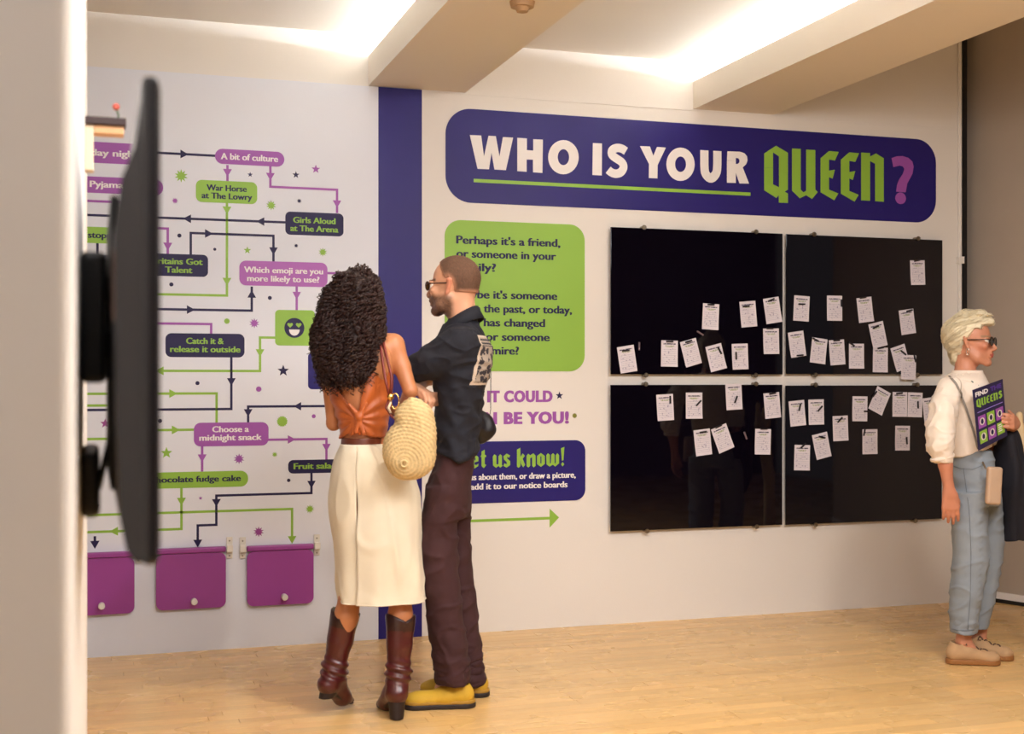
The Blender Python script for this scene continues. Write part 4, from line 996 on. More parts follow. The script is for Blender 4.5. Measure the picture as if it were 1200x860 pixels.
# drag folds running from the armpit to the hip
t_ = V[:, 2] * 1.0 + V[:, 0] * 1.6; fold += .0035 * np.sin(t_ * 55 + 2 * nz(V, (5, 5, 5), 2)) * sm(1.42 - V[:, 2], 0, .25)
fold += crease(V, (5, 5, 11), 4) * .006 + crease(V, (9, 9, 16), 8) * .004; V = V + N * fold[:, None]; shirt = qmesh('shirt', V, Q, M_SHIRT, root)
bvh_shirt = BVHTree.FromPolygons([Vector(p) for p in V], [tuple(int(i) for i in q) for q in Q])
# collar
b = MB(); n = 40; rws = []
for k_, (rad, dz_, dx_) in enumerate(((.058, -.01, 0), (.0625, .024, .0), (.068, .024, .002), (.092, -.024, .004))):
    ring_ = []
    for i in range(n):
        a = 2 * PI * i / n; fr = math.cos(a)  # 1 = front
        c = P(540, 378, 0) + np.array([0, 0, -.0]); w = FM * math.cos(a) * rad * 1.04 + np.cross(FM, (0, 0, 1)) * math.sin(a) * rad * .98
        ring_.append(c + w + np.array([0, 0, dz_ - .042 * fr - (0.010 * max(0, fr) if k_ == 3 else 0)]))
    rws.append(ring_)
b.add([p for r_ in rws for p in r_], [(k_ * n + i, k_ * n + (i + 1) % n, (k_ + 1) * n + (i + 1) % n, (k_ + 1) * n + i) for k_ in range(3) for i in range(n)])
co = b.build('collar', M_SHIRT, root, True); md = co.modifiers.new('th', 'SOLIDIFY'); md.thickness = .004; md.offset = 0
# print on the back
BN = unit((.93, -.36, 0)); LT = np.array([.36, .93, 0]); ctr = P(566, 422, .0)
b = MB(); nu, nv = 26, 40; vs = []
for j in range(nv + 1):
    z = P(566, 394, 0)[2] + (P(566, 451, 0)[2] - P(566, 394, 0)[2]) * j / nv
    for i in range(nu + 1):
        w = (-.148 + .263 * i / nu) + .0 + .03 * (j / nv) * -0.6
        o_ = np.array([ctr[0], 0, z]) + LT * w + BN * .3; h_ = bvh_shirt.ray_cast(Vector(o_), Vector(-BN), .5)
        vs.append(tuple(Vector(h_[0]) + Vector(BN) * .0022) if h_[0] else tuple(o_ - BN * .3))
fs = [(j * (nu + 1) + i, j * (nu + 1) + i + 1, (j + 1) * (nu + 1) + i + 1, (j + 1) * (nu + 1) + i) for j in range(nv) for i in range(nu)]
def print_mat():
    M = bpy.data.materials.new('back_print'); M.use_nodes = True; nt = M.node_tree; bs = nt.nodes['Principled BSDF']; bs.inputs['Roughness'].default_value = .8
    uv = nt.nodes.new('ShaderNodeAttribute'); uv.attribute_name = 'pos'
    sp = nt.nodes.new('ShaderNodeSeparateXYZ'); nt.links.new(uv.outputs['Vector'], sp.inputs[0])
    def mth(op, a, b=None):
        n = nt.nodes.new('ShaderNodeMath'); n.operation = op
        for i, x in enumerate((a, b)):
            if x is None: continue
            if isinstance(x, (int, float)): n.inputs[i].default_value = x
            else: nt.links.new(x, n.inputs[i])
        return n.outputs[0]
    U, W = sp.outputs[0], sp.outputs[1]
    edge = mth('MINIMUM', mth('MINIMUM', U, mth('SUBTRACT', 1, U)), mth('MULTIPLY', mth('MINIMUM', W, mth('SUBTRACT', 1, W)), 1.25))
    frame = mth('LESS_THAN', edge, .055)
    vo = nt.nodes.new('ShaderNodeTexVoronoi'); vo.inputs['Scale'].default_value = 9; nt.links.new(uv.outputs['Vector'], vo.inputs['Vector'])
    no = nt.nodes.new('ShaderNodeTexNoise'); no.inputs['Scale'].default_value = 14; nt.links.new(uv.outputs['Vector'], no.inputs['Vector'])
    art = mth('GREATER_THAN', mth('ADD', vo.outputs['Distance'], mth('MULTIPLY', no.outputs[0], .9)), .99)
    head = mth('MULTIPLY', mth('GREATER_THAN', W, .80), mth('LESS_THAN', mth('FRACT', mth('MULTIPLY', W, 14)), .5))
    inside = mth('MAXIMUM', mth('MULTIPLY', art, mth('LESS_THAN', W, .78)), head)
    fac = mth('MAXIMUM', frame, mth('MULTIPLY', inside, .62))
    mx = nt.nodes.new('ShaderNodeMix'); mx.data_type = 'RGBA'; nt.links.new(fac, mx.inputs[0]); mx.inputs[6].default_value = (*lin((44, 40, 48)), 1); mx.inputs[7].default_value = (*lin((196, 178, 160)), 1)
    nt.links.new(mx.outputs[2], bs.inputs['Base Color']); return M
pr = pyd('back_print', vs, fs, print_mat(), root, True)
at_ = pr.data.attributes.new('pos', 'FLOAT_VECTOR', 'POINT'); at_.data.foreach_set('vector', np.array([(i / nu, 1 - j / nv, 0) for j in range(nv + 1) for i in range(nu + 1)], 'f4').ravel())
# trousers
M_TROU = mat('brown_corduroy', (58, 27, 30), .85, bump=.1, bscale=300, var=.12, vscale=10)
v = Vol((-.2, -.22, .03), (.16, .26, 1.02), 0.005)
v.slab(m.rows([(521, 513, 558, 0, .135), (540, 510, 554.5, 0, .15), (560, 504, 553.5, 0, .16), (585, 499, 552, .0, .165), (606, 497, 549, 0, .16)]), 0)
v.slab(m.rows([(570, 499, 539, -.07, .09), (606, 494, 536, -.075, .088), (640, 493.5, 535.5, -.08, .085), (680, 495, 538, -.085, .082), (704, 497, 541, -.085, .08), (740, 503, 545.5, -.08, .08), (770, 507.6, 550.5, -.075, .08), (800, 509.8, 552.2, -.07, .082)]), .02)
v.slab(m.rows([(570, 515, 553, .08, .09), (606, 514, 551, .09, .088), (640, 516, 552, .1, .085), (690, 518, 556, .1, .08), (728, 522, 560.5, .1, .08), (770, 527, 566.5, .1, .08), (801, 530, 569.5, .1, .08)]), .012)
retuck(body, v, v.F.copy(), lambda V_: (V_[:, 2] > .1) & (V_[:, 2] < 1.036), depth=.016)
v.hollow(.007, lambda X, Y, Z: Z - .16)
V, Q = v.mesh(); V = relax(V, Q, 2); N = vnormals(V, Q)
low = sm(.35 - V[:, 2], 0, .3)
V = V + N * (nz(V, (10, 10, 4), 5) * .008 + nz(V, (9, 9, 20), 1) * .006 + nz(V, (8, 8, 38), 7) * .008 * low + crease(V, (7, 7, 9), 2) * .006 + crease(V, (9, 9, 24), 6) * .006 * low + nz(V, (30, 30, 30)) * .0015)[:, None]
qmesh('trousers', V, Q, M_TROU, root)
# shoes
M_YEL = mat('yellow_suede', (206, 162, 44), .75, bump=.08, bscale=120, var=.08, vscale=18); M_SOLE = mat('dark_sole', (40, 30, 28), .6)
def slipon(hx_, dz, rz):
    """hx_: heel photo x; foot points along -x rotated by rz"""
    o = P(hx_, 600, dz); o[2] = 0; c_, s_ = math.cos(rz), math.sin(rz)
    T = lambda x, y, z: o + np.array([-x * c_ - y * s_, -x * s_ * -1 * -1 + y * c_, z])
    X = unit(T(1, 0, 0) - o); Yv = unit(T(0, 1, 0) - o); M = [X, Yv, (0, 0, 1)]
    v = Vol(o + (-.36, -.16, -.005), o + (.08, .16, .16), .004)
    v.cone(T(.045, 0, .05), T(.12, 0, .048), .041, .042, 0, axis=(0, 0, 1), sq=1.0); v.cone(T(.12, 0, .042), T(.215, .004, .034), .042, .045, .02, axis=(0, 0, 1), sq=.72)
    v.ell(T(.235, .004, .034), (.05, .043, .026), .02, M); v.cone(T(.05, 0, .05), T(.055, 0, .085), .038, .033, .02)
    v.cone(T(.055, 0, .115), T(.06, 0, .06), .034, .026, .006, sub=True)
    v.cut(lambda a, b_, z: .018 - z)
    V, Q = v.mesh(); V = relax(V, Q, 1); up = qmesh('shoe', V, Q, M_YEL, root)
    v = Vol(o + (-.36, -.16, -.01), o + (.08, .16, .06), .004)
    v.cone(T(.04, 0, .02), T(.13, 0, .02), .044, .04, 0, axis=(0, 0, 1), sq=5); v.cone(T(.13, 0, .02), T(.238, .004, .02), .04, .05, .01, axis=(0, 0, 1), sq=5)
    v.cut(lambda a, b_, z: np.maximum(0.001 - z, z - .021))
    V, Q = v.mesh(); V = relax(V, Q, 1); V[:, 2] = np.maximum(V[:, 2], 0.0005)
    s2 = qmesh('sole', V, Q, M_SOLE, up)
    v = Vol(o + (-.36, -.16, 0), o + (.08, .16, .06), .004)
    v.cone(T(.04, 0, .02), T(.13, 0, .02), .0425, .0395, 0, axis=(0, 0, 1), sq=5); v.cone(T(.13, 0, .02), T(.236, .004, .02), .0395, .0485, .01, axis=(0, 0, 1), sq=5)
    v.cut(lambda a, b_, z: np.maximum(.019 - z, z - .033)); V, Q = v.mesh(); V = relax(V, Q, 1); qmesh('midsole', V, Q, mat('tan_midsole', (176, 132, 44), .7), up)
slipon(556.5, -.07, math.radians(7)); slipon(573, .1, math.radians(-2))
# watch
b = MB(); ax = unit(P(501, 462, -.13) - WR); u0 = unit(np.cross(ax, (0, 0, 1))); w0 = np.cross(ax, u0)
b.tube([WR - ax * .012 + (u0 * math.cos(t) * .027 + w0 * math.sin(t) * .024) for t in np.linspace(0, 2 * PI, 21)], .0045, 6); tag(b.build('watch', mat('blue_watch', (60, 70, 170), .35), root, True), 'blue wrist watch')
# small black bag behind his hip
v = Vol(P(556, 520, .1) + (-.06, -.16, -.06), P(556, 520, .1) + (.16, .2, .26), .004)
v.chain([P(561, 486, .12), P(568, 495, .13), P(571, 503, .13), P(563, 512, .12)], [.022, .032, .032, .03], .02); v.cone(P(556, 500, .1), P(570, 505, .13), .05, .03, .02)
V, Q = v.mesh(); V = relax(V, Q, 1); V = V + vnormals(V, Q) * (nz(V, (25, 25, 25)) * .006)[:, None]
bo = qmesh('shoulder_bag', V, Q, mat('black_nylon', (18, 16, 22), .5, bump=.2, bscale=60)); m.thing('shoulder_bag', bo, 'small black bag hanging at the far hip of the man', 'bag')
b = MB(); b.tube([P(561, 396, .2), P(574.8, 398, .19), P(575.2, 440, .17), P(575, 480, .16), P(572, 498, .14)], .0016, 5)
st = b.build('strap', M_BLACK, None, True, loc=(0, 0, 0)); st.location = m.o; st.rotation_euler = (0, 0, -AL)
st.parent = bo; bpy.context.view_layer.update(); st.matrix_parent_inverse = bo.matrix_world.inverted()
def strands(bvh, starts, dirf, length, hr, pitch, th, step=.006, jit=.004, seed=1, sides=3, taper=True, lift=.002):
    """curl tubes which follow a surface; returns (verts, quads)"""
    rg = np.random.default_rng(seed); VV = []; QQ = []; base = 0
    for s0 in starts:
        p = Vector(s0); L = length * rg.uniform(.55, 1.15); n = int(L / step); path = []; nrm = []
        for i in range(n):
            loc_, no_, _, _ = bvh.find_nearest(p)
            if loc_ is None: break
            d = Vector(dirf(loc_, no_)); d = d - no_ * d.dot(no_)
            if d.length < 1e-5: break
            d.normalize(); q = loc_ + no_ * (lift + jit * rg.uniform(0, 1)); path.append(q); nrm.append(no_); p = loc_ + d * step
            if (p - loc_).length > 0 and i > 3 and (path[-1] - path[-2]).length < step * .15: break
        if len(path) < 4: continue
        A = np.array(path); Nn = np.array(nrm)
        k = np.linspace(0, len(A) - 1, max(8, int(L / pitch * 7) if hr > .002 else len(A)))
        C_ = np.stack([np.interp(k, range(len(A)), A[:, j]) for j in range(3)], 1); N1 = np.stack([np.interp(k, range(len(A)), Nn[:, j]) for j in range(3)], 1)
        T_ = np.gradient(C_, axis=0); T_ /= np.linalg.norm(T_, axis=1)[:, None] + 1e-9; B_ = np.cross(T_, N1)
        arc = np.concatenate([[0], np.cumsum(np.linalg.norm(np.diff(C_, axis=0), axis=1))]); ph = arc / pitch * 2 * PI + rg.uniform(0, 6); rr_ = hr * rg.uniform(.6, 1.3) * np.minimum(1, arc / .02 + .2)
        C_ = C_ + (N1 * np.cos(ph)[:, None] + B_ * np.sin(ph)[:, None]) * rr_[:, None] + N1 * (hr * .4)
        T_ = np.gradient(C_, axis=0); T_ /= np.linalg.norm(T_, axis=1)[:, None] + 1e-9; U_ = np.cross(T_, N1); U_ /= np.linalg.norm(U_, axis=1)[:, None] + 1e-9; W_ = np.cross(T_, U_)
        t_ = th * rg.uniform(.7, 1.3) * ((1 - np.linspace(0, 1, len(C_)) ** 4 * .8) if taper else 1) * np.ones(len(C_))
        n = len(C_)
        for j in range(sides):
            a = 2 * PI * j / sides; VV.append(C_ + (U_ * math.cos(a) + W_ * math.sin(a)) * t_[:, None])
        i0 = np.arange(n - 1)
        for j in range(sides):
            a0 = base + j * n; a1 = base + ((j + 1) % sides) * n; QQ.append(np.stack([a0 + i0, a1 + i0, a1 + i0 + 1, a0 + i0 + 1], 1))
        base += n * sides
    return np.concatenate(VV), np.concatenate(QQ)
def bvh_of(V, Q): return BVHTree.FromPolygons([Vector(p) for p in V], [tuple(int(i) for i in q) for q in Q])

# ================================================================ the woman with curly hair
a_ = Pers(430, 5.03); P = a_.P
root = a_.root('woman with long dark curly hair, rust open-back top and cream skirt, seen from behind')
FA = unit((-.12, .99, 0)); ha = Head(P(417, 355, .0), FA, (-.03, 0, 1), .97)
v = Vol((-.30, -.30, 0.02), (.28, .42, 1.76), 0.005)
ha.add(v, P(423, 400, .0), .046)
v.slab(a_.rows([(396, 410, 440, .0, .05), (402, 392, 460, 0, .075), (412, 386, 463, 0, .09), (432, 386, 461, 0, .1), (462, 395, 458, 0, .1), (490, 400, 453, 0, .085), (508, 400.5, 450, 0, .085), (530, 402, 456, 0, .085), (560, 402, 468, 0, .095), (585, 404, 474, 0, .09)]), .02)
SLa, SRa = P(388, 409, 0), P(461, 404, 0)
EL = P(391, 496, .04); WL = P(404, 486, .26); ER = P(481, 458, -.03); WR = P(470, 482, .19)
v.cone(P(420, 400, 0), SLa, .04, .036, .03); v.cone(P(425, 399, 0), SRa, .04, .04, .03)
v.cone(SLa, P(387, 450, .01), .037, .032, .02); v.cone(P(387, 450, .01), EL, .032, .027, .01); v.cone(EL, WL, .029, .02, .01)
v.cone(SRa, P(471, 430, -.01), .041, .034, .02); v.cone(P(471, 430, -.01), ER, .034, .027, .01); v.cone(ER, WR, .029, .02, .01)
hand(v, WL, (.5, .85, .05), (.3, -.1, -.9), (0, 0, 1), curl=(.3, .4, .3), s=.9); hand(v, WR, (-.6, .8, .1), (0, -.2, -.9), (0, 0, 1), curl=(.3, .4, .3), s=.9)
# spine groove and shoulder blades
v.cone(P(424, 412, -.102), P(426, 500, -.09), .006, .006, .014, sub=True)
v.ell(P(404, 428, -.078), (.045, .025, .06), .03); v.ell(P(445, 424, -.078), (.045, .025, .06), .03)
for h_, k_, c_, an in ((P(418, 585, 0), P(413, 680, .0), P(406, 722, -.01), P(393, 784, -.01)), (P(462, 585, 0), P(470, 690, -.01), P(469, 722, -.02), P(467, 790, -.06))):
    v.cone(h_, k_, .066, .042, .03); v.cone(k_, c_, .042, .046, .02); v.cone(c_, an, .045, .026, .02)
V, Q = v.mesh(); V = relax(V, Q, 1)
col = facecol(V, ha, (190, 124, 82), (150, 76, 66), (50, 34, 26), (40, 26, 20))
body = qmesh('body', V, Q, mat('warm_skin', (176, 104, 66), .42, attr='Col', bump=.04, bscale=300, var=.03, vscale=20), root, col)
# hair volume
hz = P(0, 0)
v = Vol((-.28, -.26, 1.22), (.14, .20, 1.80), 0.006)
def E(px, py, dz, rx, ry, rz, k=.03): v.ell(P(px, py, dz), (a_.r(rx), ry, a_.r(rz)), k)
E(418, 345, -.01, 27.5, .118, 29); E(413, 364, -.03, 34, .113, 32); E(409, 388, -.05, 37.5, .105, 32); E(403, 408, -.07, 35.5, .10, 27); E(401, 428, -.085, 27, .075, 19); E(424, 418, -.07, 19, .07, 16)
v.cut(lambda X, Y, Z: (Y - .065) - np.clip((1.36 + .28 - Z), -1, 0) * -.35)
V, Q = v.mesh(); V = relax(V, Q, 2); N = vnormals(V, Q)
V = V + N * (nz(V, (14, 14, 9)) * .02 + nz(V, (30, 30, 30)) * .014)[:, None]
M_CURL = mat('dark_curls', (38, 20, 18), .42, spec=.35, bump=.5, bscale=120)
M_CURL2 = mat('dark_curl_strands', (46, 24, 20), .38, spec=.4, var=.25, vscale=25)
hair = qmesh('hair', V, Q, M_CURL, root); bv = bvh_of(V, Q)
sel = V[(N[:, 1] < .75)]; st = sel[rng.choice(len(sel), 1000, replace=False)]
SV, SQ = strands(bv, st, lambda p, n: (0.25 * math.sin(p.z * 30), 0.0, -1), .15, .0095, .026, .0023, seed=4, jit=.006, lift=.002)
low = V[(V[:, 2] < P(0, 425)[2]) & (N[:, 1] < .5)]; ends = []
# loose ends below and beside
cu = qmesh('curls', SV, SQ, M_CURL2, root); cu['kind'] = 'stuff'
b = MB()
for i in range(330):
    p = Vector(low[rng.integers(len(low))]) if i < 250 else Vector(V[rng.integers(len(V))])
    if i >= 250 and abs(p.x - P(412, 380)[0]) < .08: continue
    sx = (p.x - P(409, 400)[0]) * .25; L = rng.uniform(.02, .075); pts = []
    for k_ in range(22):
        t_ = k_ / 21; ph = t_ * L / .02 * 2 * PI + i; pts.append((p.x + sx * t_ * .5 + .007 * math.cos(ph), p.y + .007 * math.sin(ph) - .004, p.z - L * t_ + .01))
    b.tube(pts, .0016, 3)
o = b.build('curl_ends', M_CURL2, root, True); o['kind'] = 'stuff'
# open-back top
M_TOP = mat('rust_satin', (176, 86, 30), .42, sheen=.1, bump=.06, bscale=60, var=.06, vscale=10)
v = Vol((-.22, -.22, 1.02), (.16, .2, 1.5), 0.004)
v.slab(a_.rows([(404, 396, 455, 0, .085), (416, 388, 461, 0, .105), (436, 382.5, 461.5, 0, .114), (455, 385, 460, 0, .116), (476, 391, 458, 0, .112), (492, 395, 456, 0, .105), (506, 398, 454, 0, .102), (517, 398, 454, 0, .104)]), 0)
x1, z1 = P(380, 425)[[0, 2]]; x2, z2 = P(421, 489)[[0, 2]]; x3, z3 = P(437, 425)[[0, 2]]
def backv(X, Y, Z):
    dl = (Z - (z1 + (X - x1) * (z2 - z1) / (x2 - x1))) * .6   # above left diagonal
    dr = (Z - (z2 + (X - x2) * (z3 - z2) / (x3 - x2))) * .35   # above right diagonal
    return np.where(Y < .02, np.minimum(dl, dr), -.05)
v.cut(backv)
xs = [P(x, 510)[0] for x in (396, 405, 424, 452)]; zs = [P(430, y)[2] for y in (515, 510, 507, 513)]
v.cut(lambda X, Y, Z: np.interp(np.ravel(X), xs, zs)[:, None, None] - Z)
V, Q = v.mesh(); V = relax(V, Q, 2); N = vnormals(V, Q)
K = P(421, 490); dx_, dz_ = V[:, 0] - K[0], V[:, 2] - K[2]; ang = np.arctan2(dz_, dx_); rad = np.hypot(dx_, dz_)
V = V + N * ((np.sin(ang * 13 + 1.5 * nz(V, (8, 8, 8))) * .0035 * sm(rad, .0, .05) * (V[:, 1] < 0)) + nz(V, (16, 16, 12)) * .004)[:, None]
qmesh('top', V, Q, M_TOP, root)
b = MB()
v = Vol(P(421, 490, -.1) + (-.07, -.07, -.1), P(421, 490, -.1) + (.07, .05, .07), .003)
v.ell(P(421, 489, -.115), (.017, .014, .015), .006)
for (x, y, r) in ((417, 506, .008), (426, 508, .009)): v.cone(P(421, 490, -.115), P(x, y, -.118), .008, r, .006, axis=(0, 1, 0), sq=.5)
for (x, y) in ((409, 474), (429, 473)): v.cone(P(421, 488, -.112), P(x, y, -.112), .012, .007, .008)
V, Q = v.mesh(); V = relax(V, Q, 1); qmesh('knot', V, Q, M_TOP, root)
# thin scarf-like straps down the right of the back
M_STRAP = mat('maroon_leather', (120, 44, 36), .45)
# belt
v = Vol(P(425, 517) + (-.13, -.16, -.03), P(425, 517) + (.13, .16, .03), .003)
v.slab(a_.rows([(512.5, 400.5, 450.5, 0, .1), (521, 399.5, 451.5, 0, .103)]), 0); V, Q = v.mesh(); V = relax(V, Q, 1)
qmesh('belt', V, Q, mat('brown_leather', (104, 48, 26), .4, var=.1), root)
# skirt : lofted cloth with an open back slit
M_SK = mat('cream_twill', (232, 220, 196), .85, bump=.12, bscale=500, var=.03, vscale=14, sheen=.1)
prof = [(519.5, 398.5, 451.5, .104), (528, 394.5, 459, .112), (540, 389.5, 470, .125), (560, 387, 484, .138), (580, 386.5, 490.5, .142), (600, 387.5, 493, .143), (650, 392, 495.5, .142), (690, 395, 497, .142), (703, 396.3, 498.3, .142)]
R_ = np.array(prof); ys = np.linspace(519.5, 703, 74); G = [np.interp(ys, R_[:, 0], R_[:, i]) for i in (1, 2, 3)]
for _ in range(5):
    for g in G: g[1:-1] = (g[:-2] + 2 * g[1:-1] + g[2:]) / 4
NA = 132; vs = []; fs = []
for j, y in enumerate(ys):
    c = a_.row(y, G[0][j], G[1][j], .0, G[2][j]); op = 0 if y < 578 else min(1, (y - 578) / 40)
    sx = P(422.5, y)[0]; th0 = math.asin(max(-1, min(1, (sx - c[1]) / c[3])))   # slit angle from the back (-y)
    for i in range(NA + 1):
        t_ = i / NA; a = th0 + 2 * PI * t_
        gap = op * .0075 / c[3]; e0 = math.exp(-t_ * 26); e1 = math.exp(-(1 - t_) * 26)
        a += gap * (e0 - e1) * .55
        k_ = 1 + op * (e0 * .05 - e1 * .06)
        fold = .006 * math.sin(a * 7 + 1) * sm(np.array(y), 540., 703.) + .010 * noise.noise(Vector((math.sin(a) * 1.6, math.cos(a) * 1.6, y * .016))) + .005 * max(0, 1 - abs(noise.noise(Vector((math.sin(a) * 1.1 + 4, math.cos(a) * 1.1, y * .011 + a * .3)))) / .12)
        # soft diagonal drag fold on the right panel
        d_ = (a - th0) - (.62 + (y - 560) / 300.0); fold += .007 * math.exp(-(d_ / .09) ** 2) * (1 if 590 < y < 700 else 0) * math.sin((y - 590) / 110 * PI) * (1 if y > 590 else 0)
        fold -= .012 * math.exp(-((a - th0) / .5) ** 2) * math.exp(-((y - 588) / 22.) ** 2)     # under the seat
        pw = 2.0; ca_, sa_ = math.sin(a), -math.cos(a)
        vs.append((c[1] + c[3] * k_ * ca_ + fold * ca_, (G[2][j]) * k_ * sa_ + fold * sa_, c[0]))
for j in range(len(ys) - 1):
    for i in range(NA): a = j * (NA + 1) + i; fs.append((a, a + NA + 1, a + NA + 2, a + 1))
sk = pyd('skirt', vs, fs, M_SK, root, True); md = sk.modifiers.new('th', 'SOLIDIFY'); md.thickness = .0035; md.offset = -1
hemv = [vs[(len(ys) - 1) * (NA + 1) + i] for i in range(NA + 1)]
b = MB(); b.tube([(p[0], p[1] * 1.004 - .0003, p[2] + .0025) for p in hemv], .003, 5); b.build('hem', M_SK, root, True)
# boots
M_BOOT = mat('oxblood_leather', (86, 28, 24), .32, attr='Col', bump=.12, bscale=70, var=.1, vscale=12, coat=.25); M_HEEL = mat('stacked_heel', (34, 18, 16), .5)
def boot(top, an, heel, ball, toe, blk, hz_, name='boot'):
    v = Vol(np.minimum.reduce([top, heel, toe, blk]) + (-.1, -.1, -.2), np.maximum.reduce([top, heel, toe, blk]) + (.1, .1, .05), .0045)
    d = unit(top - an)
    v.cone(top, top * .5 + an * .5, .0585, .050, 0); v.cone(top * .5 + an * .5, an, .050, .0405, .01)
    v.cone(an, heel, .041, .041, .02); v.cone(an, ball, .04, .028, .035); v.cone(heel, ball, .03, .03, .03); v.cone(ball, toe, .031, .014, .02)
    fw = unit((toe - heel) * (1, 1, 0)); sd = np.cross(fw, (0, 0, 1))
    # pull-on notches front and back
    def cutf(X, Y, Z):
        s_ = np.abs((X - top[0]) * sd[0] + (Y - top[1]) * sd[1]); return ((X - top[0]) * d[0] + (Y - top[1]) * d[1] + (Z - top[2]) * d[2]) - np.minimum(s_ * .55 - .020, .010)
    v.cut(cutf); v.hollow(.010, lambda X, Y, Z: (top[2] - .05) - Z)
    V, Q = v.mesh(); V = relax(V, Q, 1); N = vnormals(V, Q)
    tt = (V - an) @ d; V = V + N * (np.exp(-((tt) / .035) ** 2) * .006 * np.sin(tt * 190 + V[:, 0] * 40) + nz(V, (14, 14, 20)) * .003)[:, None]
    V[:, 2] = np.maximum(V[:, 2], .004)
    band = ((V - top) @ d) > -.052; col = np.where(band[:, None], np.array(lin((46, 18, 16))), np.array(lin((74, 20, 20)))); piping = np.abs(((V - top) @ d) + .052) < .004; col[piping] = lin((44, 16, 14))
    up = qmesh(name, V, Q, M_BOOT, root, col)
    # block heel and sole
    v = Vol(np.minimum.reduce([heel, toe, blk]) + (-.08, -.08, -.09), np.maximum.reduce([heel, toe, blk]) + (.08, .08, .05), .004)
    tp = heel + (0, 0, -.024); v.cone(tp, blk, .034, .026, 0)
    v.cut(lambda X, Y, Z: np.maximum((Z - tp[2] - .006), blk[2] + .002 - Z)); v.cone(ball + (0, 0, -.026), toe + (0, 0, -.012), .026, .014, .0, axis=(0, 0, 1), sq=.3); v.cone(ball + (0, 0, -.026), heel + (0, 0, -.026), .026, .026, .01, axis=(0, 0, 1), sq=.25)
    V, Q = v.mesh(); V = relax(V, Q, 1); V[:, 2] = np.maximum(V[:, 2], .0005); qmesh('heel', V, Q, M_HEEL, up)
    return up
g0 = lambda px, py, dz: np.array([*P(px, py, dz)[:2], 0])
boot(P(405, 717, 0), P(392, 783, .0), P(385, 802, -.035), P(401, 816, .06) , P(411, 820, .105), P(381, 819, -.045), 0)
hb = P(465, 812, -.085); boot(P(469.5, 722, -.02), P(467, 787, -.05), hb, g0(454, 826, .045) + (0, 0, .032), g0(445, 830, .085) + (0, 0, .016), g0(465, 842, -.1) + (0, 0, .0), 0)
# ---- straw bag (on her shoulder: a thing of its own)
v = Vol((.02, -.40, .86), (.30, -.08, 1.30), .004); DZ = -.225
OUT = [(484, 463), (497, 470), (507, 479), (511, 494), (512, 515), (511.5, 534), (507.5, 549), (496, 559), (481, 563.5), (464, 560), (452, 548), (448, 532), (449.5, 514), (456, 501), (463, 494.5), (461, 484), (468, 475), (476, 468.5)]
Z_ = a_.Z0 + DZ; pts = [P(x, y, DZ)[[0, 2]] for x, y in OUT]
for _ in range(2): pts = [q for i_ in range(len(pts)) for q in (pts[i_ - 1] * .25 + pts[i_] * .75, pts[i_] * .75 + pts[(i_ + 1) % len(pts)] * .25)]
v.lens(pts, DZ, .062, .055)
V, Q = v.mesh(); V = relax(V, Q, 2); N = vnormals(V, Q)
c0 = P(474, 543, DZ - .06); rr_ = np.linalg.norm((V - c0) * (1, .8, 1), axis=1); an_ = np.arctan2(V[:, 2] - c0[2], V[:, 0] - c0[0])
weave = np.sin(rr_ * 2 * PI / .0135) * (.6 + .4 * np.sign(np.sin(an_ * 44 + np.floor(rr_ / .0135) * PI)))
V2 = V + N * (weave * .0023 + nz(V, (12, 12, 12)) * .006)[:, None]
cs = np.array(lin((206, 178, 128)))[None, :] * (1 + .16 * weave + .22 * nz(V, (90, 90, 90)))[:, None]
dark = ((np.abs(an_ % .5 - .25) < .05) & (np.abs(rr_ - .165) < .006)); cs = cs * (1 - .25 * (rr_ > .2))[:, None] if False else cs
M_STRAW = mat('woven_straw', (226, 204, 158), .8, attr='Col', bump=.2, bscale=220)
bo = qmesh('straw_bag', V2, Q, M_STRAW, root, np.clip(cs, 0, 1))
bb = a_.thing('straw_bag', bo, 'round woven straw shoulder bag hanging at the side of the curly haired woman', 'bag')
bpy.context.view_layer.update()
def bagpart(o): o.location = a_.o; o.rotation_euler = (0, 0, -AL); o.parent = bo; o.matrix_parent_inverse = bo.matrix_world.inverted(); return o
b = MB(); b.tube([c0 + np.array([.012 * math.cos(t), -.012, .012 * math.sin(t)]) for t in np.linspace(0, 2 * PI, 17)], .004, 6); bagpart(b.build('rosette', mat('straw_ring', (214, 188, 136), .8), None, True, loc=(0, 0, 0)))
for pts in ([(449, 395, -.045), (450, 405, -.085), (455, 425, -.125), (459, 442, -.14), (458, 462, -.155)], [(446, 394, -.045), (446, 405, -.09), (449, 428, -.13), (452, 446, -.145), (456, 463, -.155)]):
    b = MB(); b.tube([P(*p) for p in pts], .0055, 6); bagpart(b.build('strap', M_STRAP, None, True, loc=(0, 0, 0)))
b = MB(); b.tube([P(457, 463, -.16), P(452, 478, -.165), P(459, 488, -.175), P(466, 494, -.2)], .004, 6); bagpart(b.build('tie', M_STRAP, None, True, loc=(0, 0, 0)))
M_GOLD = mat('polished_gold', (232, 190, 110), .16, metal=1)
b = MB(); b.ball(P(457.5, 465, -.168), .014, n=18); bagpart(b.build('gold_ball', M_GOLD, None, True, loc=(0, 0, 0)))
b = MB(); b.tube([P(463 + 4.5 * math.cos(t), 470 + 9 * math.sin(t), -.17) for t in np.linspace(0, 2 * PI, 25)], .0028, 6); bagpart(b.build('gold_ring', M_GOLD, None, True, loc=(0, 0, 0)))
b = MB(); b.tube([P(458, 471, -.172), P(455, 478, -.175), P(458, 484, -.175)], [.004, .0055, .004], 6); bagpart(b.build('tassel', mat('pale_cord', (220, 200, 170), .7), None, True, loc=(0, 0, 0)))

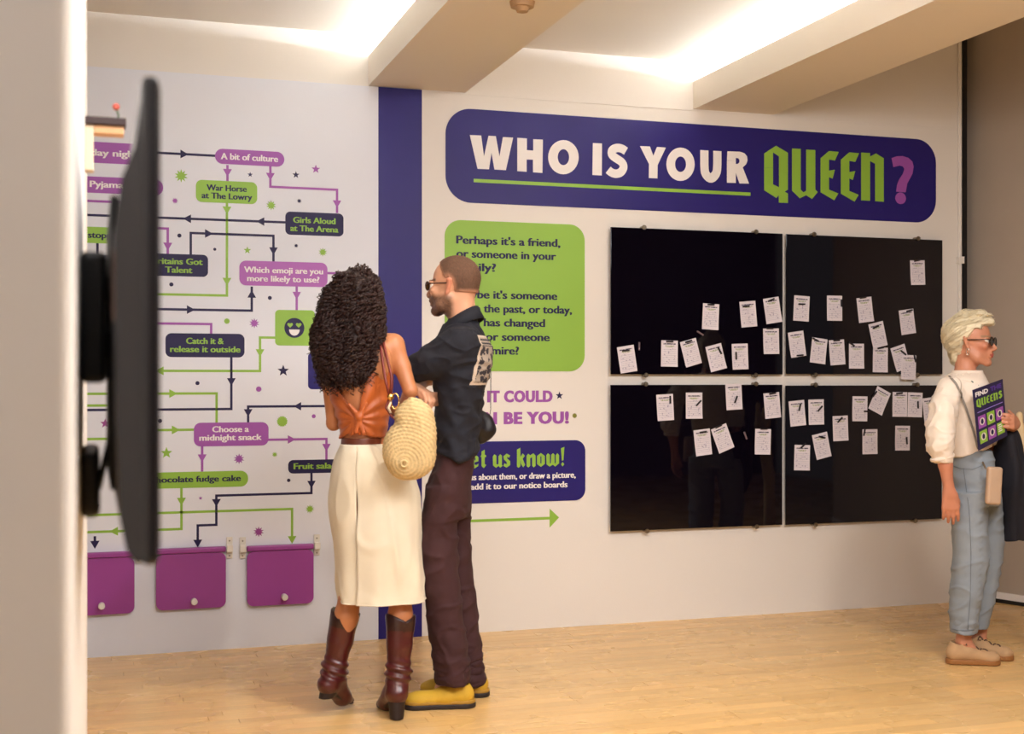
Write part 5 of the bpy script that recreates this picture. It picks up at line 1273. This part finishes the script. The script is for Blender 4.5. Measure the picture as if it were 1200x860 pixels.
# ================================================================ the woman with short pale hair
w = Pers(1135, 5.95); P = w.P
root = w.root('woman with short pale blond hair, sunglasses, white blouse and pale jeans, holding a leaflet')
FB = unit((.83, -.56, 0)); hb_ = Head(P(1138.8, 400.5, 0), FB, (.02, 0, 1), .965)
v = Vol((-.24, -.30, 0.03), (.34, .34, 1.62), 0.005)
hb_.add(v, P(1131, 440, 0), .045)
v.slab(w.rows([(436, 1120, 1146, 0, .05), (446, 1106, 1148, 0, .12), (470, 1103, 1154, 0, .125), (505, 1107, 1153, 0, .11), (530, 1114, 1155, 0, .115), (560, 1119, 1160, 0, .12)]), .02)
SRb, SLb = P(1114, 454, -.13), P(1136, 452, .14)
ER = P(1104, 520, -.17); WR = P(1112, 574, -.175); EL = P(1160, 522, .1); WL = P(1190, 497, -.03)
v.cone(SRb, ER, .042, .034, .02); v.cone(ER, P(1108, 545, -.175), .034, .031, .01); v.cone(P(1108, 545, -.175), WR, .031, .021, .01)
v.cone(SLb, EL, .04, .034, .02); v.cone(EL, WL, .033, .022, .01)
hand(v, WR, (.10, .02, -1), (.1, 1, .05), (1, -.1, 0), curl=(.18, .25, .2), s=.98, thumb=(.45, .1), spread=.04)
hand(v, WL, (-.50, -.83, .18), (-.85, .5, 0), (0, .1, 1), curl=(.65, .5, .25), s=.92, thumb=(.5, .5), spread=.03)
for h_, k_, a1 in ((P(1135, 570, -.07), P(1134, 660, -.06), P(1129, 752, -.05)), (P(1150, 570, .08), P(1154, 660, .1), P(1147, 752, .09))):
    v.cone(h_, k_, .066, .048, .03); v.cone(k_, a1, .046, .032, .02); v.cone(a1, a1 + (.03, -.01, -.03), .030, .026, .02)
V, Q = v.mesh(); V = relax(V, Q, 1); col = facecol(V, hb_, (196, 132, 102), (168, 70, 66), (60, 60, 60), (150, 120, 90))
f, r, u = hb_.loc(V); hd_ = V[:, 2] > 1.38
col = blend(col, hd_ * np.exp(-(((f - .06) / .03) ** 2 + ((np.abs(r) - .045) / .02) ** 2 + ((u + .03) / .02) ** 2)) * .35, (190, 84, 70))
col = blend(col, (V[:, 2] < 1.0) * (V[:, 1] < -.1) * .12, (186, 84, 64))
body = qmesh('body', V, Q, M_SKIN, root, col)
v = Vol(hb_.c - .17, hb_.c + .17, .0035)
v.ell(hb_.p(-.022, 0, .038), (.112, .088, .092), 0, hb_.M); v.cone(hb_.p(-.06, 0, -.02), hb_.p(-.062, 0, -.078), .056, .036, .03)
v.cone(hb_.p(.03, .015, .105), hb_.p(.082, .0, .094), .035, .022, .02); v.cone(hb_.p(-.02, .0, .11), hb_.p(.04, 0, .118), .04, .026, .03)
def hl(X, Y, Z):
    q = [X - hb_.c[0], Y - hb_.c[1], Z - hb_.c[2]]; f = sum(q[i] * hb_.F[i] for i in range(3)); u = sum(q[i] * hb_.U[i] for i in range(3)); r = np.abs(sum(q[i] * hb_.R[i] for i in range(3)))
    face = np.where(f > -.008, (.060 + np.clip(.03 - f, 0, .04) * -1.5) - u, -.05)     # hairline rising to the forehead
    face = np.where((f > .055), .078 - u, face)
    ear = .021 - np.sqrt((f + .004) ** 2 + ((u + .012) * .75) ** 2); ear = np.where(r > .05, ear, -1)
    low_ = np.where(f > -.03, -.01 - u, -1)
    return np.maximum(np.maximum(face, ear), low_)
v.cut(hl)
V, Q = v.mesh(); V = relax(V, Q, 2); N = vnormals(V, Q); V = V + N * (nz(V, (40, 40, 40)) * .004)[:, None]
M_BLOND = mat('pale_blond_hair', (232, 218, 186), .5, bump=.5, bscale=260, var=.08, vscale=40)
qmesh('hair', V, Q, M_BLOND, root); bv = bvh_of(V, Q); st = V[rng.choice(len(V), 650, replace=False)]
bk = -hb_.F * .9 + np.array([0, 0, -.55])
SV, SQ = strands(bv, st, lambda p, n: tuple(bk), .08, .0014, .05, .0013, seed=9, jit=.004, lift=.0012)
o = qmesh('hair_strands', SV, SQ, M_BLOND, root); o['kind'] = 'stuff'
b = MB()
for i in range(46):
    p0 = hb_.p(rng.uniform(.02, .075), rng.uniform(-.045, .05), rng.uniform(.108, .118)); dr = hb_.F * rng.uniform(.008, .032) + np.array([0, 0, rng.uniform(.004, .02)]) + hb_.R * rng.uniform(-.01, .02)
    b.tube([p0, p0 + dr * .6 + (0, 0, .004), p0 + dr, p0 + dr * 1.25 - (0, 0, .006)], [.003, .0025, .0016, .0006], 5)
b.build('fringe', M_BLOND, root, True)['kind'] = 'stuff'
glasses(hb_, root, mat('black_frame', (14, 12, 14), .25), mat('dark_lens', (16, 12, 20), .05), .0265, .0205, 'sunglasses', -.001)
ec_ = hb_.p(.004, .088, -.05); b = MB(); b.tube([ec_ + hb_.F * .006 * math.cos(t) + hb_.U * .016 * math.sin(t) for t in np.linspace(0, 2 * PI, 17)], .0018, 5); b.build('earring', mat('silver', (225, 215, 200), .2, metal=1), root, True)
# blouse
M_BL = mat('white_blouse', (238, 222, 206), .85, bump=.08, bscale=300, var=.02, sheen=.1)
v = Vol((-.26, -.30, .86), (.24, .28, 1.42), .005)
v.slab(w.rows([(436, 1118, 1149, 0, .062), (442, 1108, 1151, 0, .11), (452, 1104, 1155, 0, .145), (478, 1104, 1160, 0, .145), (505, 1106, 1160, 0, .135), (522, 1108, 1160, 0, .13), (540, 1112, 1160, 0, .13)]), 0)
v.slab(w.rows([(444, 1106, 1122, -.12, .03), (450, 1100, 1126, -.125, .05), (470, 1092, 1122, -.15, .066), (497, 1088, 1119, -.165, .07), (516, 1085.5, 1117, -.17, .072), (528, 1088, 1115, -.172, .062), (535, 1093, 1114, -.174, .05), (541, 1095, 1113.5, -.175, .042)]), .02)
v.cone(SLb, EL, .06, .058, .03); v.cone(EL, P(1172, 513, .05), .056, .045, .02)
xs = [P(x, 530)[0] for x in (1108, 1118, 1135, 1150, 1165)]; zs = [P(1135, y)[2] for y in (536, 535, 528, 524, 522)]
v.cut(lambda X, Y, Z: np.where((X > P(1117.5, 530)[0]) | (Y > -.1), np.interp(np.ravel(X), xs, zs)[:, None, None] - Z, -1))
retuck(body, v, v.F.copy(), lambda V_: (V_[:, 2] > P(0, 537)[2]) & (V_[:, 2] < P(0, 440)[2]) & (V_[:, 0] < P(1163, 0)[0]), depth=.014)
F0 = v.F.copy(); vc = v
V, Q = v.mesh(); V = relax(V, Q, 2); N = vnormals(V, Q)
nk = sm(np.hypot(V[:, 0] - P(1134, 0)[0], V[:, 1]), .11, .17)[:, None] * (V[:, 2] > 0)[:, None]
V = V + nk * N * (nz(V, (14, 14, 7), 4) * .007 + crease(V, (9, 9, 9), 5) * .007 + crease(V, (16, 16, 22), 3) * .004 + nz(V, (10, 10, 26), 2) * .006 * sm(1.25 - V[:, 2], 0, .15) + nz(V, (34, 34, 34)) * .002)[:, None]
bl = qmesh('blouse', V, Q, M_BL, root); bvB = bvh_of(V, Q)
b = MB(); b.tube([P(1104.5, 536, -.175) + np.array([.044 * math.cos(t), .042 * math.sin(t), .012 * math.cos(t) - .004 * 0]) for t in np.linspace(0, 2 * PI, 25)], .0105, 8); b.build('cuff', M_BL, root, True)
# big round collar laid on the blouse
def drape(pts, off=.004, d0=-.7, bv=bvB):
    out = []
    for (px, py) in pts:
        o_ = P(px, py, d0); dr = unit(P(px, py, .2) - o_); h_ = bv.ray_cast(Vector(o_), Vector(dr), 1.4)
        out.append(tuple(Vector(h_[0]) + Vector(h_[1]) * off - Vector(dr) * off) if h_[0] else tuple(P(px, py, -.05)))
    return out
ccx = P(1134, 440, 0) + FB * .012
vc.F = np.maximum(np.maximum(F0 - .008, -(F0 + .004)), (np.sqrt((vc.ax[0][:, None, None] - ccx[0]) ** 2 + (vc.ax[1][None, :, None] - ccx[1]) ** 2 * .8) - .118 + 0 * vc.ax[2][None, None, :])).astype('f4')
vc.cut(lambda X, Y, Z: P(0, 468)[2] - Z); V, Q = vc.mesh(); V = relax(V, Q, 1); qmesh('collar', V, Q, M_BL, root); bvC = bvh_of(V, Q)
b = MB(); b.tube(drape([(1137, 449), (1138.5, 446.5), (1140.5, 448), (1139.5, 451), (1141.5, 453.5), (1143.5, 451), (1145, 453), (1146.5, 451.5)], .001, bv=bvC), .0022, 4); b.build('embroidery', mat('dark_green_thread', (60, 84, 80), .7), root)
# jeans
M_JEAN = mat('pale_denim', (138, 146, 154), .85, bump=.15, bscale=500, var=.1, vscale=9, stretch=(1, 1, .4))
v = Vol((-.2, -.22, .10), (.26, .26, 1.0), .005)
v.slab(w.rows([(527, 1114.5, 1161, 0, .125), (545, 1114.5, 1164, 0, .14), (570, 1115, 1168, 0, .155), (590, 1116, 1170, 0, .155)]), 0)
v.slab(w.rows([(575, 1115.5, 1157, -.06, .1), (608, 1116.5, 1157, -.065, .09), (648, 1118, 1158, -.065, .085), (672, 1116, 1155.5, -.06, .085), (694, 1115, 1151.5, -.06, .085), (720, 1114, 1146.5, -.055, .08), (741, 1115, 1143.2, -.05, .075)]), .015)
v.slab(w.rows([(575, 1130, 1172, .07, .09), (592, 1132, 1174, .08, .09), (648, 1138, 1174, .09, .085), (688, 1134, 1167, .09, .085), (715, 1130, 1161, .09, .08), (735, 1128, 1156.5, .09, .075)]), .01)
retuck(body, v, v.F.copy(), lambda V_: (V_[:, 2] > .17) & (V_[:, 2] < P(0, 531)[2]) & ~((V_[:, 1] < -.13) & (V_[:, 0] < P(1118.5, 0)[0])), depth=.02, reach=.06)
v.hollow(.007, lambda X, Y, Z: Z - .25)
V, Q = v.mesh(); V = relax(V, Q, 2); N = vnormals(V, Q); V = V + N * (crease(V, (7, 7, 12), 5) * .005 + nz(V, (10, 10, 5), 8) * .007 + nz(V, (9, 9, 24), 3) * .004 + .0022 * np.sin(V[:, 2] * 210) * np.exp(-((V[:, 0] - P(1137, 600)[0] + (1 - V[:, 2]) * .01) / .006) ** 2) * (V[:, 1] < -.05))[:, None]
je = qmesh('jeans', V, Q, M_JEAN, root); bvJ = bvh_of(V, Q)
M_SEAM = mat('denim_seam', (108, 114, 122), .9)
for pts in ([(1129, 548), (1136, 600), (1138, 650), (1137, 700), (1134, 738)], [(1115.5, 737), (1122, 738.5), (1132, 739), (1142, 738)], [(1115, 545), (1125, 549), (1140, 550), (1150, 546)]):
    k_ = np.linspace(0, len(pts) - 1, 30); A_ = np.array(pts, float); q_ = [(np.interp(t, range(len(pts)), A_[:, 0]), np.interp(t, range(len(pts)), A_[:, 1])) for t in k_]
    b = MB(); b.tube(drape(q_, .0006, bv=bvJ), .0016, 4); b.build('seam', M_SEAM, root, True)
# shoes
M_SUE = mat('tan_suede', (186, 148, 108), .85, bump=.1, bscale=250, var=.06, vscale=20); M_GUM = mat('gum_sole', (150, 98, 48), .6); M_LACE = mat('brown_lace', (92, 66, 48), .8)
def sneaker(px, dz, rz):
    o = P(px, 600, dz); o[2] = 0; X = np.array([math.cos(rz), math.sin(rz), 0]); Y_ = np.array([-math.sin(rz), math.cos(rz), 0]); T = lambda x, y, z: o + X * x + Y_ * y + np.array([0, 0, z]); M = [X, Y_, (0, 0, 1)]
    lo, hi = o + (-.1, -.16, -.005), o + (.34, .16, .16)
    v = Vol(lo, hi, .004)
    v.cone(T(.035, 0, .05), T(.1, 0, .052), .034, .037, 0); v.cone(T(.1, 0, .048), T(.19, 0, .034), .038, .037, .02, axis=(0, 0, 1), sq=.8); v.ell(T(.2, 0, .032), (.038, .039, .024), .02, M)
    v.cone(T(.04, 0, .05), T(.046, 0, .085), .033, .03, .02); v.cone(T(.085, 0, .06), T(.07, 0, .09), .03, .024, .02); v.cone(T(.052, 0, .12), T(.056, 0, .07), .031, .022, .005, sub=True)
    v.cut(lambda a, b_, z: .02 - z); V, Q = v.mesh(); V = relax(V, Q, 1); up = qmesh('shoe', V, Q, M_SUE, root); bvS = bvh_of(V, Q)
    v = Vol(lo, hi, .004); v.cone(T(.035, 0, .02), T(.11, 0, .02), .037, .036, 0, axis=(0, 0, 1), sq=5); v.cone(T(.11, 0, .02), T(.2, 0, .02), .036, .041, .01, axis=(0, 0, 1), sq=5)
    v.cut(lambda a, b_, z: np.maximum(.002 - z, z - .026)); V, Q = v.mesh(); V = relax(V, Q, 1); V[:, 2] = np.maximum(V[:, 2], .0005); qmesh('sole', V, Q, M_GUM, up)
    b = MB()
    for i in range(5):
        x = .098 + .019 * i; pts = []
        for t in np.linspace(-1, 1, 9):
            p = T(x + .006 * t * (1 if i % 2 else -1), .017 * t, .13); h_ = bvS.ray_cast(Vector(p), Vector((0, 0, -1)), .2)
            if h_[0]: pts.append(Vector(h_[0]) + Vector((0, 0, .0018)))
        if len(pts) > 3: b.tube(pts, .0032, 5)
    for s_ in (-1, 1):
        b.tube([T(.098, 0, .098), T(.09, s_ * .02, .108), T(.082, s_ * .034, .094), T(.094, s_ * .022, .088), T(.1, 0, .096)], .003, 5)
    b.build('lace', M_LACE, up, True)['kind'] = 'stuff'
sneaker(1108.5, -.045, math.radians(-7)); sneaker(1124, .09, math.radians(-18))
# ---- leaflet board
TLc, TRc, BRc, BLc = P(1140, 457, -.23), P(1175, 444, -.085), P(1180.5, 510.6, -.085), P(1147, 528, -.23)
nrm = unit(np.cross(TRc - TLc, BLc - TLc)); nrm = nrm if nrm[1] < 0 else -nrm
def LQ(u, t, o=0.0): return (TLc * (1 - u) + TRc * u) * (1 - t) + (BLc * (1 - u) + BRc * u) * t + nrm * o
M_LF = mat('navy_leaflet', (34, 26, 70), .5)
b = MB(); b.add([LQ(0, 0, 0), LQ(1, 0, 0), LQ(1, 1, 0), LQ(0, 1, 0), LQ(0, 0, -.003), LQ(1, 0, -.003), LQ(1, 1, -.003), LQ(0, 1, -.003)], [(0, 3, 2, 1), (4, 5, 6, 7), (0, 1, 5, 4), (1, 2, 6, 5), (2, 3, 7, 6), (3, 0, 4, 7)])
lf = b.build('leaflet', M_LF, None, loc=(0, 0, 0)); w.thing('leaflet', lf, 'navy printed leaflet board held up by the pale haired woman', 'leaflet'); bpy.context.view_layer.update()
def lfp(mb, name, m_):
    o = mb.build(name, m_, None, loc=(0, 0, 0)); o.location = w.o; o.rotation_euler = (0, 0, -AL); o.parent = lf; o.matrix_parent_inverse = lf.matrix_world.inverted(); return o
def lpoly(mb, pts, o=.0008): mb.add([LQ(x, y, o) for x, y in pts], [tuple(range(len(pts)))[::-1]])
def ltext(mb, s, x0, x1, y, h, bold=.04):
    vv, ff = text_poly(s, bold); a, c = vv[:, 0].min(), vv[:, 0].max(); k_ = (x1 - x0) / (c - a); mb.add([LQ(x0 + (p[0] - a) * k_, y - p[1] / .73 * h, .0008) for p in vv], [f_[::-1] for f_ in ff])
b = MB(); ltext(b, 'FIND', .06, .48, .13, .075); lfp(b, 'white_lettering', M_WHITE)
b = MB(); ltext(b, 'THE', .55, .93, .13, .075); lfp(b, 'violet_lettering', mat('violet_print', (84, 50, 150), .5))
b = MB()
Qg = [(318, 187), (370, 153), (422, 184), (422, 345), (408, 354), (422, 362), (422, 404), (382, 402), (382, 370), (372, 382), (318, 348), (318, 250), (357, 250), (357, 322), (383, 335), (383, 200), (357, 182), (357, 249.5), (318, 249.5)]
Ug = [(440, 165), (478, 167), (478, 345), (490, 357), (502, 350), (502, 170), (542, 172), (542, 345), (553, 356), (528, 386), (502, 370), (474, 383), (440, 350)]
Ng = [(743, 183), (782, 185), (782, 200), (808, 187), (842, 208), (842, 398), (804, 396), (804, 232), (782, 220), (782, 394), (743, 392)]
Sg = [(x * 150 + 865, 395 - y * 205) for x, y in BL['s'][1][0]]
for g in (Qg, Ug, Eg, [(x + 89, y + 6) for x, y in Eg], Ng, Sg): lpoly(b, [(.07 + (x - 318) / (960 - 318) * .87, .17 + (y - 150 - (x - 318) * .03) / 245 * .15) for x, y in g])
lfp(b, 'green_lettering', M_GREEN)
b = MB(); lpoly(b, [(.07, .385), (.93, .385), (.93, .397), (.07, .397)]); lfp(b, 'rule_line', mat('lilac_print', (150, 130, 220), .5))
ti = 0
for j in range(2):
    for i in range(3):
        x0 = .07 + i * .3; y0 = .46 + j * .25; gr = (i + j) % 2 == 1; b = MB(); lpoly(b, [(x0, y0), (x0 + .255, y0), (x0 + .255, y0 + .205), (x0, y0 + .205)]); tl = lfp(b, 'tile', M_GREEN if gr else M_PURPLE)
        b = MB()
        if i == 2 and j == 1:
            for k_ in range(4): lpoly(b, [(x0 + .04, y0 + .03 + k_ * .035), (x0 + .15 + .02 * (k_ % 2), y0 + .03 + k_ * .035), (x0 + .15 + .02 * (k_ % 2), y0 + .048 + k_ * .035), (x0 + .04, y0 + .048 + k_ * .035)], .0014)
            q2 = lfp(b, 'text_lines', M_WHITE)
        else:
            lpoly(b, [(x0 + .127 + .085 * math.cos(t), y0 + .1 + .062 * math.sin(t)) for t in np.linspace(0, 2 * PI, 19)[:-1]], .0012); q2 = lfp(b, 'emblem', mat('cream_print', (226, 214, 200), .5))
            b = MB(); lpoly(b, [(x0 + .127 + .045 * math.cos(t), y0 + .1 + .045 * math.sin(t)) for t in np.linspace(0, 2 * PI, 13)[:-1]], .0016); q3 = lfp(b, 'emblem_centre', M_DNAVY)
            mw = q3.matrix_world.copy()
# ---- jacket over her arm
v = Vol((.08, -.14, .52), (.42, .26, 1.14), .005)
v.slab(w.rows([(505, 1173, 1188, .03, .06), (512, 1168, 1191, .04, .09), (530, 1164.5, 1195, .05, .1), (547, 1166.5, 1200, .05, .1), (570, 1168, 1204, .05, .095), (591, 1174, 1206, .05, .08), (612, 1177.5, 1203, .05, .065), (633, 1178, 1198.5, .05, .05)]), 0, 2.4)
V, Q = v.mesh(); V = relax(V, Q, 2); N = vnormals(V, Q); V = V + N * (np.sin(V[:, 0] * 95 + V[:, 1] * 60 + V[:, 2] * 12 + 2 * nz(V, (6, 6, 6))) * .006 + nz(V, (12, 12, 6)) * .012)[:, None]
jo = qmesh('jacket', V, Q, mat('black_jacket', (15, 14, 26), .8, bump=.15, bscale=200), root); w.thing('jacket', jo, 'dark jacket draped over the forearm of the pale haired woman', 'jacket')
# ---- small beige bag
v = Vol((-.06, -.30, .66), (.2, -.12, .96), .0035)
v.box((P(1164.5, 569, -.235)), (.034, .017, .084), 0, [(.995, .1, -.06), (-.1, .995, 0), (.06, 0, .998)], .012)
V, Q = v.mesh(); V = relax(V, Q, 1); bo = qmesh('crossbody_bag', V, Q, mat('beige_leather', (186, 156, 130), .5, bump=.06, bscale=90), root); w.thing('crossbody_bag', bo, 'small beige crossbody bag at the hip of the pale haired woman', 'bag')
bpy.context.view_layer.update()
def bp2(o): o.location = w.o; o.rotation_euler = (0, 0, -AL); o.parent = bo; o.matrix_parent_inverse = bo.matrix_world.inverted()
sp_ = drape([(x, y) for x, y in zip(np.interp(np.linspace(0, 1, 24), [0, .15, .4, .75, 1], [1113, 1121, 1131, 1141, 1147]), np.interp(np.linspace(0, 1, 24), [0, .15, .4, .75, 1], [441, 451, 474, 506, 530]))], .004)
wd = [Vector((.006, 0, .002))] * len(sp_); b = MB(); n = len(sp_)
b.add([Vector(p) - Vector((.005, 0, 0)) for p in sp_] + [Vector(p) + Vector((.005, 0, 0)) for p in sp_] , [(i, i + 1, n + i + 1, n + i) for i in range(n - 1)])
so = b.build('strap', mat('grey_webbing', (150, 140, 130), .8), None, True, loc=(0, 0, 0)); md = so.modifiers.new('t', 'SOLIDIFY'); md.thickness = .0025; bp2(so)
e_ = Vector(sp_[-1]); b = MB(); b.tube([e_, e_ + Vector((.004, -.01, -.02)), Vector(P(1155, 549, -.235))], .004, 6); b.tube([e_ + Vector((.006 * math.cos(t), -.004, -.008 + .011 * math.sin(t))) for t in np.linspace(0, 2 * PI, 13)], .0022, 5); bp2(b.build('clasp', M_STEEL, None, True, loc=(0, 0, 0)))
# ---- pale hand-like shape, identity unclear, inside the right edge, on a made-up base
s_ = Pers(1200, 6.1); P = s_.P
v = Vol((-.08, -.12, -.005), (.26, .14, 1.24), .005)
v.cone(P(1194.5, 486, 0), P(1195, 502, 0), .0155, .017, 0); v.cone(P(1195, 502, 0), P(1199, 520, 0), .021, .034, .01); v.cone(P(1199, 520, 0), P(1208, 540, 0), .036, .05, .02)
v.cone(P(1207, 518, .0), P(1209, 494, 0), .022, .015, .006); v.cone(P(1216, 520, 0), P(1221, 496, .0), .022, .014, .006); v.cone(P(1208, 540, 0), P(1218, 600, 0), .045, .035, .03); v.cone(P(1220, 600, 0), np.array([*P(1222, 600, 0)[:2], .05]), .035, .045, .02)
v.cut(lambda X, Y, Z: .001 - Z); V, Q = v.mesh(); V = relax(V, Q, 1); o = qmesh('hand_form', V, Q, mat('cream_wood', (226, 196, 150), .6, var=.06), None); s_.thing('hand_form', o, 'pale cream sculpture shaped like raised fingers at the right edge', 'form')
